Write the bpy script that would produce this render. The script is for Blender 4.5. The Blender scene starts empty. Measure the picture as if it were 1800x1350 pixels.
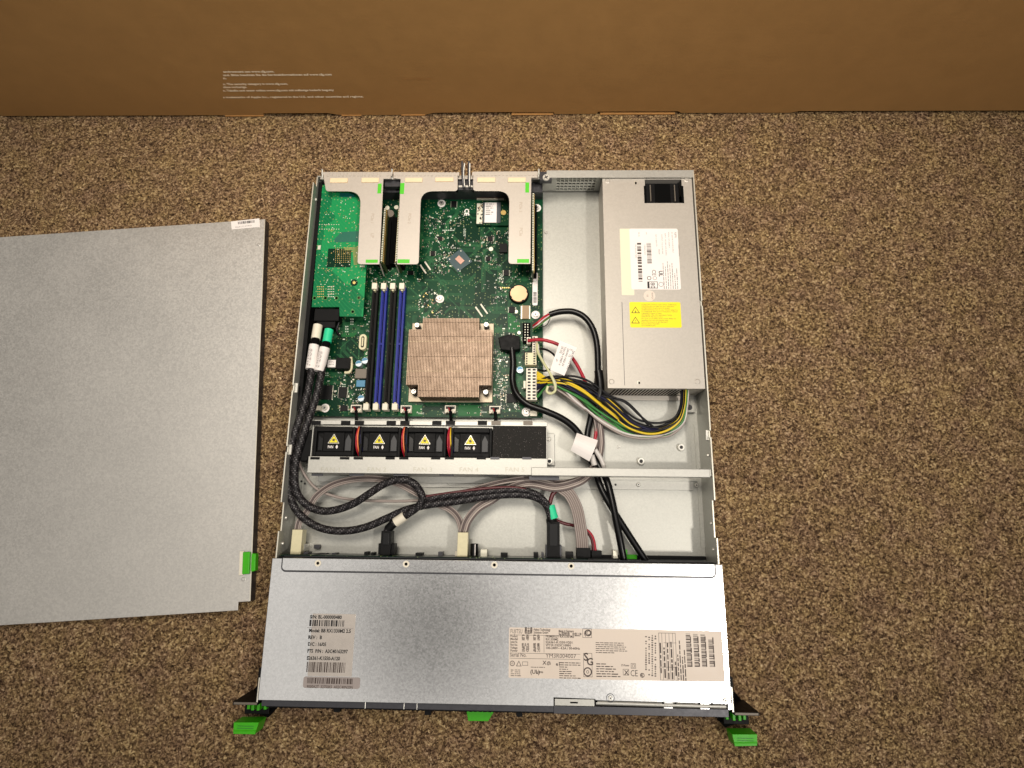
import bpy, math, random
from mathutils import Matrix, Vector
random.seed(7)
S = bpy.context.scene
COL = S.collection
MM = 0.001
# ------------------------------------------------------------------ camera
CP = Vector((29.16, 166.13, 627.73))              # camera position in mm, the server front edge is y = 0
FPX, IW, IH = 1020.0, 1800.0, 1350.0
RM = Matrix.Rotation(0.110516, 3, 'Z') @ Matrix.Rotation(0.230667, 3, 'X') @ Matrix.Rotation(-0.100673, 3, 'Z')
cam = bpy.data.cameras.new('camera'); co = bpy.data.objects.new('camera', cam); COL.objects.link(co)
co.matrix_world = Matrix.Translation(CP * MM) @ RM.to_4x4()
cam.sensor_width = 36; cam.lens = 36 * FPX / IW; cam.clip_start = 0.01; cam.clip_end = 50
S.camera = co
S.render.engine = 'CYCLES'
vs = S.view_settings
vs.view_transform = 'Standard'; vs.look = 'None'; vs.exposure = 0.0; vs.gamma = 1.0; vs.use_curve_mapping = False
# ------------------------------------------------------------------ room light
W = bpy.data.worlds.new('World'); S.world = W; W.use_nodes = True
wn = W.node_tree; wn.nodes.clear()
def wnode(t, **k):
    n = wn.nodes.new(t)
    for a, b in k.items(): setattr(n, a, b)
    return n
tc = wnode('ShaderNodeTexCoord')
out = wnode('ShaderNodeOutputWorld'); bg = wnode('ShaderNodeBackground')
def dirmask(dx, dy, dz, inner, outer, low, high=1.0):
    v = Vector((dx, dy, dz)).normalized()
    d = wnode('ShaderNodeVectorMath', operation='DOT_PRODUCT'); wn.links.new(tc.outputs['Generated'], d.inputs[0]); d.inputs[1].default_value = v
    m = wnode('ShaderNodeMapRange', interpolation_type='SMOOTHSTEP'); wn.links.new(d.outputs['Value'], m.inputs['Value'])
    m.inputs['From Min'].default_value = math.cos(math.radians(outer)); m.inputs['From Max'].default_value = math.cos(math.radians(inner))
    m.inputs['To Min'].default_value = high; m.inputs['To Max'].default_value = low
    return m.outputs['Result']
def wmul(a, b):
    m = wnode('ShaderNodeMath', operation='MULTIPLY'); wn.links.new(a, m.inputs[0])
    if isinstance(b, float): m.inputs[1].default_value = b
    else: wn.links.new(b, m.inputs[1])
    return m.outputs[0]
a = dirmask(-0.147, -0.158, 1, 3.2, 9.0, 0.0)           # the person bending over the server
b = dirmask(0.0, -0.04, 1, 22, 44, 1.0, 0.09)          # bright overhead cone added for the cover to reflect, dim outside it
st = wmul(wmul(a, b), 1.0)
wn.links.new(st, bg.inputs['Strength']); bg.inputs['Color'].default_value = (1.0, 0.95, 0.89, 1)
wn.links.new(bg.outputs[0], out.inputs[0])
def area(name, loc, target, size, power, color, spread=180, shape='DISK'):
    l = bpy.data.lights.new(name, 'AREA'); l.spread = math.radians(spread); l.shape = shape; l.size = size; l.energy = power; l.color = color
    o = bpy.data.objects.new(name, l); COL.objects.link(o); o.location = loc
    o.rotation_euler = (Vector(target) - Vector(loc)).to_track_quat('-Z', 'Y').to_euler(); return o
area('overhead_light', (0.76, -0.22, 1.60), (-0.05, 0.62, 0), 0.12, 2.9, (1.0, 0.93, 0.84), 76)
area('overhead_light', (-0.10, 0.58, 1.02), (-0.0, 0.59, 0), 0.40, 3.0, (1.0, 0.90, 0.77), 108)  # soft light added low over the rear so the carpet dims towards the front

# ------------------------------------------------------------------ helpers
def P(px, py, z=0.0):                              # photo position of a point at height z -> x, y in mm
    d = RM @ Vector(((px - IW / 2) / FPX, -(py - IH / 2) / FPX, -1.0))
    t = (z - CP.z) / d.z; q = CP + d * t
    return q.x, q.y
def P3(px, py, z): x, y = P(px, py, z); return Vector((x, y, z))
def PV(px, py, Y):                                 # same, on the upright plane y = Y
    d = RM @ Vector(((px - IW / 2) / FPX, -(py - IH / 2) / FPX, -1.0))
    q = CP + d * ((Y - CP.y) / d.y); return q.x, q.z
def RC(x0, y0, x1, y1, z):                         # axis-aligned rectangle from two opposite corners
    a = P(x0, y0, z); b = P(x1, y1, z); c = P(x0, y1, z); d = P(x1, y0, z)
    return ((a[0] + c[0]) / 2, (b[0] + d[0]) / 2, (b[1] + c[1]) / 2, (a[1] + d[1]) / 2)
def lin(c): return tuple(((v / 255) / 12.92 if v / 255 <= 0.04045 else ((v / 255 + 0.055) / 1.055) ** 2.4) for v in c)

MATS = {}
def mat(name, rgb, rough=0.5, metal=0.0, noise=0.0, nscale=300, bump=0.0, bscale=800, spec=0.5, lin_in=False, coat=0.0):
    m = bpy.data.materials.new(name); m.use_nodes = True; nt = m.node_tree; p = nt.nodes['Principled BSDF']
    c = rgb if lin_in else lin(rgb)
    p.inputs['Base Color'].default_value = (*c, 1); p.inputs['Roughness'].default_value = rough; p.inputs['Metallic'].default_value = metal
    p.inputs['Specular IOR Level'].default_value = spec; p.inputs['Coat Weight'].default_value = coat
    t = nt.nodes.new('ShaderNodeTexCoord')
    if noise:
        n = nt.nodes.new('ShaderNodeTexNoise'); n.inputs['Scale'].default_value = nscale; n.inputs['Detail'].default_value = 4; n.inputs['Roughness'].default_value = 0.65
        nt.links.new(t.outputs['Object'], n.inputs['Vector'])
        r = nt.nodes.new('ShaderNodeMapRange'); nt.links.new(n.outputs['Fac'], r.inputs['Value'])
        r.inputs['From Min'].default_value = 0.3; r.inputs['From Max'].default_value = 0.7
        r.inputs['To Min'].default_value = 1 - noise; r.inputs['To Max'].default_value = 1 + noise
        v = nt.nodes.new('ShaderNodeVectorMath'); v.operation = 'SCALE'; v.inputs[0].default_value = c
        nt.links.new(r.outputs[0], v.inputs['Scale']); nt.links.new(v.outputs[0], p.inputs['Base Color'])
        r2 = nt.nodes.new('ShaderNodeMapRange'); nt.links.new(n.outputs['Fac'], r2.inputs['Value'])
        r2.inputs['From Min'].default_value = 0.3; r2.inputs['From Max'].default_value = 0.7
        r2.inputs['To Min'].default_value = max(0.05, rough - 0.08); r2.inputs['To Max'].default_value = min(1, rough + 0.08)
        nt.links.new(r2.outputs[0], p.inputs['Roughness'])
    if bump:
        n = nt.nodes.new('ShaderNodeTexNoise'); n.inputs['Scale'].default_value = bscale; n.inputs['Detail'].default_value = 3
        nt.links.new(t.outputs['Object'], n.inputs['Vector'])
        bp = nt.nodes.new('ShaderNodeBump'); bp.inputs['Strength'].default_value = bump; bp.inputs['Distance'].default_value = 0.0005
        nt.links.new(n.outputs['Fac'], bp.inputs['Height']); nt.links.new(bp.outputs[0], p.inputs['Normal'])
    MATS[name] = m; return m
def spangle(name, c1, rough, metal, contrast=0.10, bump=0.10, dr=0.05):     # zinc-coated sheet: fine crystals over soft clouds
    m = mat(name, c1, rough, metal, lin_in=True); nt = m.node_tree; p = nt.nodes['Principled BSDF']
    t = nt.nodes.new('ShaderNodeTexCoord')
    v = nt.nodes.new('ShaderNodeTexVoronoi'); v.inputs['Scale'].default_value = 650; nt.links.new(t.outputs['Object'], v.inputs['Vector'])
    n = nt.nodes.new('ShaderNodeTexNoise'); n.inputs['Scale'].default_value = 420; n.inputs['Detail'].default_value = 6; n.inputs['Roughness'].default_value = 0.7
    nt.links.new(t.outputs['Object'], n.inputs['Vector'])
    n2 = nt.nodes.new('ShaderNodeTexNoise'); n2.inputs['Scale'].default_value = 14; n2.inputs['Detail'].default_value = 3; nt.links.new(t.outputs['Object'], n2.inputs['Vector'])
    sp = nt.nodes.new('ShaderNodeSeparateColor'); nt.links.new(v.outputs['Color'], sp.inputs[0])
    ad = nt.nodes.new('ShaderNodeMath'); ad.operation = 'ADD'; nt.links.new(sp.outputs[0], ad.inputs[0]); nt.links.new(n.outputs['Fac'], ad.inputs[1])
    ad2 = nt.nodes.new('ShaderNodeMath'); ad2.operation = 'ADD'; nt.links.new(ad.outputs[0], ad2.inputs[0]); nt.links.new(n2.outputs['Fac'], ad2.inputs[1])
    r = nt.nodes.new('ShaderNodeMapRange'); nt.links.new(ad2.outputs[0], r.inputs['Value'])
    r.inputs['From Min'].default_value = 0.6; r.inputs['From Max'].default_value = 2.4; r.inputs['To Min'].default_value = 1 - contrast; r.inputs['To Max'].default_value = 1 + contrast
    s = nt.nodes.new('ShaderNodeVectorMath'); s.operation = 'SCALE'; s.inputs[0].default_value = c1; nt.links.new(r.outputs[0], s.inputs['Scale'])
    nt.links.new(s.outputs[0], p.inputs['Base Color'])
    r2 = nt.nodes.new('ShaderNodeMapRange'); nt.links.new(ad2.outputs[0], r2.inputs['Value']); r2.inputs['From Max'].default_value = 2.4; r2.inputs['From Min'].default_value = 0.6
    r2.inputs['To Min'].default_value = rough - dr; r2.inputs['To Max'].default_value = rough + dr; nt.links.new(r2.outputs[0], p.inputs['Roughness'])
    bp = nt.nodes.new('ShaderNodeBump'); bp.inputs['Strength'].default_value = bump; bp.inputs['Distance'].default_value = 0.0004
    nt.links.new(ad.outputs[0], bp.inputs['Height']); nt.links.new(bp.outputs[0], p.inputs['Normal']); return m

steel = spangle('galvanised_steel', (0.44, 0.44, 0.405), 0.44, 0.5)
covsteel = spangle('cover_steel', (0.62, 0.62, 0.615), 0.205, 0.92, 0.14, 0.04, 0.02)
lidsteel = spangle('lid_steel', (0.62, 0.60, 0.56), 0.40, 0.6, 0.14, 0.08, 0.12)
psusteel = spangle('supply_steel', (0.49, 0.455, 0.405), 0.46, 0.45, 0.06, 0.06)
brsteel = spangle('bracket_steel', (0.52, 0.475, 0.42), 0.45, 0.35, 0.04, 0.05)
cagesteel = spangle('cage_steel', (0.47, 0.465, 0.43), 0.45, 0.55, 0.08, 0.1)
zinc = mat('bright_zinc', (215, 213, 205), 0.38, 0.6)
edge = mat('cut_edge', (225, 220, 205), 0.35, 0.6)
darkmetal = mat('dark_metal', (70, 70, 74), 0.4, 0.6, noise=0.1)
black = mat('black_plastic', (11, 11, 12), 0.55, 0, spec=0.16, noise=0.15, nscale=200)
blacksat = mat('black_gloss', (9, 9, 10), 0.3, 0, spec=0.3)
blackmat = mat('black_matte', (6, 6, 6), 0.9, 0, spec=0.1)
foam = mat('black_foam', (22, 20, 17), 0.85, 0, bump=0.8, bscale=900)
green = mat('green_plastic', (62, 172, 14), 0.42, 0, noise=0.06, nscale=120, spec=0.35)
greenmark = mat('green_mark', (75, 190, 30), 0.5, 0)
mint = mat('mint_sleeve', (40, 205, 150), 0.5, 0, noise=0.05)
white = mat('white_plastic', (225, 218, 200), 0.45, 0)
cream = mat('cream_plastic', (212, 204, 168), 0.45, 0, noise=0.05)
paper = mat('white_paper', (232, 226, 222), 0.6, 0, noise=0.03, nscale=60)
labpink = mat('label_stock', (218, 204, 190), 0.45, 0, noise=0.03, nscale=40)
labclear = mat('clear_label', (188, 180, 172), 0.35, 0.35, noise=0.05, nscale=100)
labgrey = mat('grey_label', (160, 150, 146), 0.4, 0.2, noise=0.05, nscale=80)
pad = mat('peach_pad', (228, 205, 170), 0.7, 0, noise=0.04)
yellow = mat('yellow_label', (238, 222, 20), 0.45, 0)
yellowv = mat('pale_yellow_label', (222, 218, 192), 0.5, 0)
ink = mat('black_ink', (28, 26, 28), 0.6, 0)
inkbrown = mat('faded_ink', (74, 62, 57), 0.6, 0)
inkgrey = mat('grey_ink', (135, 128, 128), 0.6, 0)
inkwhite = mat('white_ink', (255, 238, 210), 0.7, 0)
silk = mat('silk_print', (200, 210, 195), 0.6, 0)
copperfin = mat('bronze_fin', (142, 119, 99), 0.42, 0.35, noise=0.06, nscale=120)
solder = mat('solder', (215, 212, 195), 0.4, 0.35)
gold = mat('gold_contact', (210, 180, 110), 0.35, 0.7)
blue = mat('blue_slot', (10, 28, 130), 0.4, 0, spec=0.25)
slotblack = mat('slot_black', (10, 7, 7), 0.5, 0, spec=0.15)
wireY = mat('yellow_wire', (215, 185, 30), 0.4); wireK = mat('black_wire', (9, 9, 14), 0.4, spec=0.3); wireG = mat('green_wire', (50, 120, 50), 0.4)
wireW = mat('white_wire', (205, 200, 195), 0.4); wireR = mat('red_wire', (165, 25, 45), 0.35); wireO = mat('orange_wire', (225, 120, 70), 0.4)
wireN = mat('brown_wire', (95, 45, 40), 0.4); wireB = mat('navy_wire', (18, 18, 52), 0.4, spec=0.3)
greyw = mat('grey_ribbon', (150, 138, 132), 0.45); greyd = mat('dark_ribbon', (92, 80, 78), 0.45); greyl = mat('light_ribbon', (178, 166, 158), 0.45); dkred = mat('dark_red_wire', (80, 18, 25), 0.4); pale = mat('pale_wire', (205, 205, 160), 0.4)
capblue = mat('capacitor_blue', (70, 120, 150), 0.4, 0.3); captop = mat('capacitor_top', (190, 200, 205), 0.35, 0.5)
coinm = mat('coin_cell_steel', (205, 170, 132), 0.4, 0.35, noise=0.04, nscale=60)
chipm = mat('chip_black', (14, 14, 15), 0.5, spec=0.2); greyblk = mat('grey_block', (110, 102, 92), 0.5, 0.2)
board2 = mat('slot_board', (60, 75, 40), 0.5)

def braid_mat():
    m = mat('braided_sleeve', (20, 20, 22), 0.45); nt = m.node_tree; p = nt.nodes['Principled BSDF']
    t = nt.nodes.new('ShaderNodeTexCoord'); v = nt.nodes.new('ShaderNodeTexVoronoi'); v.inputs['Scale'].default_value = 1100; v.inputs['Randomness'].default_value = 0.35
    nt.links.new(t.outputs['Object'], v.inputs['Vector']); sp = nt.nodes.new('ShaderNodeSeparateColor'); nt.links.new(v.outputs['Color'], sp.inputs[0])
    r = nt.nodes.new('ShaderNodeValToRGB'); e = r.color_ramp.elements; e[0].position = 0.74; e[0].color = (0.005, 0.005, 0.006, 1); e[1].position = 0.97; e[1].color = (0.16, 0.155, 0.155, 1)
    nt.links.new(sp.outputs[1], r.inputs[0]); nt.links.new(r.outputs[0], p.inputs['Base Color'])
    bp = nt.nodes.new('ShaderNodeBump'); bp.inputs['Strength'].default_value = 0.6; bp.inputs['Distance'].default_value = 0.0004
    nt.links.new(v.outputs['Distance'], bp.inputs['Height']); nt.links.new(bp.outputs[0], p.inputs['Normal']); return m
braid = braid_mat(); braidk = mat('sleeve_black', (24, 22, 24), 0.5, spec=0.25); braidl = mat('sleeve_thread', (84, 80, 82), 0.4)

def pcb_mat(name, base, trace, copper, scale=1.0, patch=0.5):       # solder mask over copper areas and fine tracks
    m = mat(name, (0, 0, 0), 0.32, 0); nt = m.node_tree; p = nt.nodes['Principled BSDF']; L = nt.links
    p.inputs['Specular IOR Level'].default_value = 0.12
    t = nt.nodes.new('ShaderNodeTexCoord')
    def vor(sc, feat='F1', met='MANHATTAN'):
        v = nt.nodes.new('ShaderNodeTexVoronoi'); v.voronoi_dimensions = '2D'; v.feature = feat; v.distance = met; v.inputs['Scale'].default_value = sc
        L.new(t.outputs['Object'], v.inputs['Vector']); return v
    v1 = vor(32 * scale); sep = nt.nodes.new('ShaderNodeSeparateColor'); L.new(v1.outputs['Color'], sep.inputs[0])
    r1 = nt.nodes.new('ShaderNodeMapRange'); L.new(sep.outputs[0], r1.inputs['Value']); r1.inputs['From Min'].default_value = patch; r1.inputs['From Max'].default_value = patch + 0.02
    mx = nt.nodes.new('ShaderNodeMix'); mx.data_type = 'RGBA'; L.new(r1.outputs[0], mx.inputs['Factor'])
    mx.inputs['A'].default_value = (*lin(base), 1); mx.inputs['B'].default_value = (*lin(trace), 1)
    v2 = vor(150 * scale, 'DISTANCE_TO_EDGE', 'EUCLIDEAN') if False else vor(95 * scale, 'F1', 'CHEBYCHEV')
    w = nt.nodes.new('ShaderNodeTexWave'); w.bands_direction = 'DIAGONAL'; w.inputs['Scale'].default_value = 160 * scale; w.inputs['Distortion'].default_value = 9; w.inputs['Detail Scale'].default_value = 0.35
    L.new(t.outputs['Object'], w.inputs['Vector'])
    r2 = nt.nodes.new('ShaderNodeMapRange'); L.new(w.outputs['Fac'], r2.inputs['Value']); r2.inputs['From Min'].default_value = 0.72; r2.inputs['From Max'].default_value = 0.95; r2.inputs['To Max'].default_value = 0.22
    mx2 = nt.nodes.new('ShaderNodeMix'); mx2.data_type = 'RGBA'; L.new(r2.outputs[0], mx2.inputs['Factor']); L.new(mx.outputs['Result'], mx2.inputs['A']); mx2.inputs['B'].default_value = (*lin(copper), 1)
    v3 = vor(330 * scale, 'F1', 'EUCLIDEAN')
    r3 = nt.nodes.new('ShaderNodeMapRange'); L.new(v3.outputs['Distance'], r3.inputs['Value']); r3.inputs['From Min'].default_value = 0.16; r3.inputs['From Max'].default_value = 0.22; r3.inputs['To Min'].default_value = 0.6; r3.inputs['To Max'].default_value = 0
    sep3 = nt.nodes.new('ShaderNodeSeparateColor'); L.new(v3.outputs['Color'], sep3.inputs[0])
    g = nt.nodes.new('ShaderNodeMath'); g.operation = 'GREATER_THAN'; L.new(sep3.outputs[0], g.inputs[0]); g.inputs[1].default_value = 0.72
    mu = nt.nodes.new('ShaderNodeMath'); mu.operation = 'MULTIPLY'; L.new(g.outputs[0], mu.inputs[0]); L.new(r3.outputs[0], mu.inputs[1])
    mx3 = nt.nodes.new('ShaderNodeMix'); mx3.data_type = 'RGBA'; L.new(mu.outputs[0], mx3.inputs['Factor']); L.new(mx2.outputs['Result'], mx3.inputs['A']); mx3.inputs['B'].default_value = (*lin((150, 165, 110)), 1)
    L.new(mx3.outputs['Result'], p.inputs['Base Color']); return m
pcb = pcb_mat('board_green', (4, 42, 27), (10, 60, 36), (22, 76, 46))
pcb2 = pcb_mat('card_green', (17, 108, 66), (30, 138, 80), (60, 152, 92), 0.8, 0.45)
pcbdark = pcb_mat('backplane_green', (8, 24, 18), (10, 32, 22), (16, 40, 28))

# mesh builder: everything in mm
class MB:
    def __init__(s): s.v = []; s.f = []; s.mi = []; s.mats = []; s.sm = []
    def m(s, mt):
        if mt not in s.mats: s.mats.append(mt)
        return s.mats.index(mt)
    def add(s, vs, fs, mt, smooth=False):
        o = len(s.v); s.v += [tuple(v) for v in vs]; k = s.m(mt)
        for f in fs: s.f.append(tuple(i + o for i in f)); s.mi.append(k); s.sm.append(smooth)
    def box(s, x0, x1, y0, y1, z0, z1, mt):
        if x0 > x1: x0, x1 = x1, x0
        if y0 > y1: y0, y1 = y1, y0
        if z0 > z1: z0, z1 = z1, z0
        s.prism([(x0, y0), (x1, y0), (x1, y1), (x0, y1)], z0, z1, mt); return s
    def rc(s, r, z0, z1, mt, grow=0): return s.box(r[0] - grow, r[1] + grow, r[2] - grow, r[3] + grow, z0, z1, mt)
    def prism(s, poly, z0, z1, mt):
        A = sum(poly[i][0] * poly[(i + 1) % len(poly)][1] - poly[(i + 1) % len(poly)][0] * poly[i][1] for i in range(len(poly)))
        if A < 0: poly = poly[::-1]
        n = len(poly); vs = [(x, y, z0) for x, y in poly] + [(x, y, z1) for x, y in poly]
        s.add(vs, [tuple(range(n - 1, -1, -1)), tuple(range(n, 2 * n))] + [(i, (i + 1) % n, n + (i + 1) % n, n + i) for i in range(n)], mt); return s
    def prism_x(s, poly, x0, x1, mt):               # outline in (y, z), thickness along x
        n = len(poly); vs = [(x0, y, z) for y, z in poly] + [(x1, y, z) for y, z in poly]
        s.add(vs, [tuple(range(n)), tuple(range(2 * n - 1, n - 1, -1))] + [(i, n + i, n + (i + 1) % n, (i + 1) % n) for i in range(n)], mt); return s
    def rbox(s, cx, cy, w, h, ang, z0, z1, mt):
        c, n = math.cos(ang), math.sin(ang)
        return s.prism([(cx + a * w / 2 * c - b * h / 2 * n, cy + a * w / 2 * n + b * h / 2 * c) for a, b in ((-1, -1), (1, -1), (1, 1), (-1, 1))], z0, z1, mt)
    def cyl(s, cx, cy, z0, z1, r, mt, n=20, r2=None):
        r2 = r if r2 is None else r2
        vs = [(cx + r * math.cos(2 * math.pi * i / n), cy + r * math.sin(2 * math.pi * i / n), z0) for i in range(n)] + [(cx + r2 * math.cos(2 * math.pi * i / n), cy + r2 * math.sin(2 * math.pi * i / n), z1) for i in range(n)]
        s.add(vs, [tuple(range(n - 1, -1, -1)), tuple(range(n, 2 * n))], mt); s.add(vs, [(i, (i + 1) % n, n + (i + 1) % n, n + i) for i in range(n)], mt, True); return s
    def ring(s, cx, cy, z0, z1, r0, r1, mt, n=28):
        vs = []
        for z in (z0, z1):
            for r in (r0, r1): vs += [(cx + r * math.cos(2 * math.pi * i / n), cy + r * math.sin(2 * math.pi * i / n), z) for i in range(n)]
        fs = []
        for i in range(n):
            j = (i + 1) % n; fs += [(2 * n + i, 3 * n + i, 3 * n + j, 2 * n + j), (n + i, n + j, 3 * n + j, 3 * n + i), (i, 2 * n + i, 2 * n + j, j), (i, j, n + j, n + i)]
        s.add(vs, fs, mt); return s
    def tube(s, pts, r, mt, n=8, smooth_pts=6, caps=True):
        pts = spline(pts, smooth_pts) if smooth_pts else [Vector(p) for p in pts]
        up = Vector((0, 0, 1)); vs = []; N = len(pts)
        for i, p in enumerate(pts):
            t = (pts[min(i + 1, N - 1)] - pts[max(i - 1, 0)]).normalized()
            a = t.cross(up); a = a.normalized() if a.length > 1e-4 else Vector((1, 0, 0)); b = a.cross(t).normalized()
            for k in range(n):
                g = 2 * math.pi * k / n; vs.append(p + (a * math.cos(g) + b * math.sin(g)) * r)
        fs = [(i * n + k, i * n + (k + 1) % n, (i + 1) * n + (k + 1) % n, (i + 1) * n + k) for i in range(N - 1) for k in range(n)]
        s.add(vs, fs, mt, True)
        if caps: s.add(vs[:n], [tuple(range(n))], mt); s.add(vs[-n:], [tuple(range(n - 1, -1, -1))], mt)
        return s
    def braid(s, pts, r, mt, mt2, n=14):
        p = spline(pts, 10); q = [p[0]]; step = 0.95
        for v in p[1:]:
            while (v - q[-1]).length >= step: q.append(q[-1] + (v - q[-1]).normalized() * step)
        s.tube(q, r, mt, n, 0); k2 = s.m(mt2); N = (len(q) - 1) * n
        nf = len(s.f) - 2 - N
        for i in range(len(q) - 1):
            for k in range(n):
                if (i + 2 * k) % 4 == 0 and (i - 2 * k) % 3 != 1: s.mi[nf + i * n + k] = k2
        return s
    def ribbon(s, pts, r, n, gap, mt, sp=7, mts=None):
        p = spline(pts, sp); N = len(p)
        for k in range(n):
            off = (k - (n - 1) / 2) * gap; q = []
            for i in range(N):
                t = (p[min(i + 1, N - 1)] - p[max(i - 1, 0)]).normalized(); a = t.cross(Vector((0, 0, 1)))
                a = a.normalized() if a.length > 1e-3 else Vector((1, 0, 0)); q.append(p[i] + a * off)
            s.tube(q, r, mts[k % len(mts)] if mts else mt, 6, 0)
        return s
    def quad3(s, a, b, c, d, mt): s.add([a, b, c, d], [(0, 1, 2, 3)], mt); return s
    def text(s, txt, x, y, z, size, mt, ang=0.0, align='LEFT', width=None, upright=False, bold=0.0):
        vs, fs = glyphs(txt, align, bold)
        if not vs: return s
        xs = [v[0] for v in vs]; k = size
        kx = k if width is None else width / max(1e-6, (max(xs) - min(xs)))
        c, n = math.cos(ang), math.sin(ang)
        if upright: q = [(x + v[0] * kx, y, z + v[1] * k) for v in vs]
        else: q = [(x + v[0] * kx * c - v[1] * k * n, y + v[0] * kx * n + v[1] * k * c, z) for v in vs]
        s.add(q, fs, mt); return s
    def barcode(s, x0, x1, y0, y1, z, mt, seed=1, ang=False, dens=0.5, mod=None):
        R = random.Random(seed); a, b = (y0, y1) if ang else (x0, x1); p = a; mod = mod or (b - a) / 60
        while p < b:
            w = mod * R.choice((1, 1, 2, 3)); g = mod * R.choice((1, 1, 2, 2)) * (1.5 - dens)
            if p + w > b: break
            if ang: s.quad3((x0, p, z), (x1, p, z), (x1, p + w, z), (x0, p + w, z), mt)
            else: s.quad3((p, y0, z), (p + w, y0, z), (p + w, y1, z), (p, y1, z), mt)
            p += w + g
        return s
    def lines(s, x0, y0, wlist, step, h, z, mt, seed=0, vertical=False):
        """small print: rows of word-sized strokes too small to read"""
        R = random.Random(seed)
        for i, w in enumerate(wlist):
            p = 0
            while p < w:
                q = min(w, p + h * R.uniform(1.2, 4)); hh = h * R.uniform(0.45, 0.62)
                if vertical: s.quad3((x0 + i * step, y0 + p, z), (x0 + i * step + hh, y0 + p, z), (x0 + i * step + hh, y0 + q, z), (x0 + i * step, y0 + q, z), mt)
                else: s.quad3((x0 + p, y0 - i * step - hh, z), (x0 + q, y0 - i * step - hh, z), (x0 + q, y0 - i * step, z), (x0 + p, y0 - i * step, z), mt)
                p = q + h * 0.5
        return s
    def build(s, name, parent=None, loc=(0, 0, 0), label=None, kind=None, bevel=0.0, group=None):
        me = bpy.data.meshes.new(name); L = Vector(loc)
        me.from_pydata([((Vector(v) - L) * MM) for v in s.v], [], s.f); me.polygons.foreach_set('material_index', s.mi); me.polygons.foreach_set('use_smooth', s.sm)
        for m in s.mats: me.materials.append(m)
        me.update(); o = bpy.data.objects.new(name, me); COL.objects.link(o)
        WL[o.name] = L.copy(); base = Vector((0, 0, 0))
        if parent: o.parent = parent; base = WL[parent.name]
        o.location = (L - base) * MM
        if label: o['label'] = label
        if kind: o['kind'] = kind
        if group: o['group'] = group
        if bevel:
            b = o.modifiers.new('bevel', 'BEVEL'); b.width = bevel * MM; b.segments = 2; b.limit_method = 'ANGLE'; b.angle_limit = 0.9
        return o
    def build_each(s, name, parent=None, gap=0.5, **kw):
        """one object for every group of touching shapes"""
        n = len(s.v); par = list(range(n))
        def root(i):
            while par[i] != i: par[i] = par[par[i]]; i = par[i]
            return i
        for f in s.f:
            for i in f[1:]: par[root(i)] = root(f[0])
        isl = {}
        for i in range(n): isl.setdefault(root(i), []).append(i)
        boxes = [[k, [min(s.v[i][a] for i in ids) - gap / 2 for a in range(3)], [max(s.v[i][a] for i in ids) + gap / 2 for a in range(3)]] for k, ids in isl.items()]
        g = list(range(len(boxes)))
        def gr(i):
            while g[i] != i: i = g[i]
            return i
        for i in range(len(boxes)):
            for j in range(i):
                if all(boxes[i][1][a] <= boxes[j][2][a] and boxes[j][1][a] <= boxes[i][2][a] for a in range(3)): g[gr(i)] = gr(j)
        grp = {boxes[i][0]: gr(i) for i in range(len(boxes))}; out = []
        for q in sorted(set(grp.values())):
            m = MB(); idx = {}
            for f, mi, sm in zip(s.f, s.mi, s.sm):
                if grp[root(f[0])] != q: continue
                for i in f:
                    if i not in idx: idx[i] = len(m.v); m.v.append(s.v[i])
                m.f.append(tuple(idx[i] for i in f)); m.mi.append(m.m(s.mats[mi])); m.sm.append(sm)
            if m.f: out.append(m.build(name, parent, tuple(sum(v[a] for v in m.v) / len(m.v) for a in range(3)), **kw))
        return out
WL = {}
def spline(pts, k):
    pts = [Vector(p) for p in pts]
    if len(pts) < 3: return [pts[0].lerp(pts[-1], i / k) for i in range(k + 1)]
    e = [2 * pts[0] - pts[1]] + pts + [2 * pts[-1] - pts[-2]]; o = []
    for i in range(1, len(e) - 2):
        a, b, c, d = e[i - 1:i + 3]
        for j in range(k):
            t = j / k; o.append(0.5 * ((2 * b) + (c - a) * t + (2 * a - 5 * b + 4 * c - d) * t * t + (3 * b - a - 3 * c + d) * t ** 3))
    o.append(pts[-1]); return o
GC = {}
def glyphs(t, align, bold):
    k = (t, align, bold)
    if k in GC: return GC[k]
    c = bpy.data.curves.new('t', 'FONT'); c.body = t; c.align_x = align; c.resolution_u = 2; c.offset = bold; c.size = 1.35
    o = bpy.data.objects.new('t', c); COL.objects.link(o); dg = bpy.context.evaluated_depsgraph_get(); dg.update()
    me = bpy.data.meshes.new_from_object(o.evaluated_get(dg)); r = ([tuple(v.co) for v in me.vertices], [tuple(p.vertices) for p in me.polygons])
    bpy.data.objects.remove(o); bpy.data.curves.remove(c); bpy.data.meshes.remove(me); GC[k] = r; return r
def thing(name, label, cat, loc):
    o = bpy.data.objects.new(name, None); COL.objects.link(o); o.location = Vector(loc) * MM; o.empty_display_size = 0.05
    o['label'] = label; o['category'] = cat; WL[o.name] = Vector(loc); return o
def dup(o, parent, loc, label=None):
    """copy of a part with its own sub-parts, moved to loc (mm, world)"""
    c = o.copy(); COL.objects.link(c); c.parent = parent; WL[c.name] = Vector(loc); c.location = (Vector(loc) - WL[parent.name]) * MM
    if label: c['label'] = label
    for ch in list(o.children):
        d = ch.copy(); COL.objects.link(d); d.parent = c; WL[d.name] = WL[ch.name] - WL[o.name] + Vector(loc)
    return c

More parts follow.
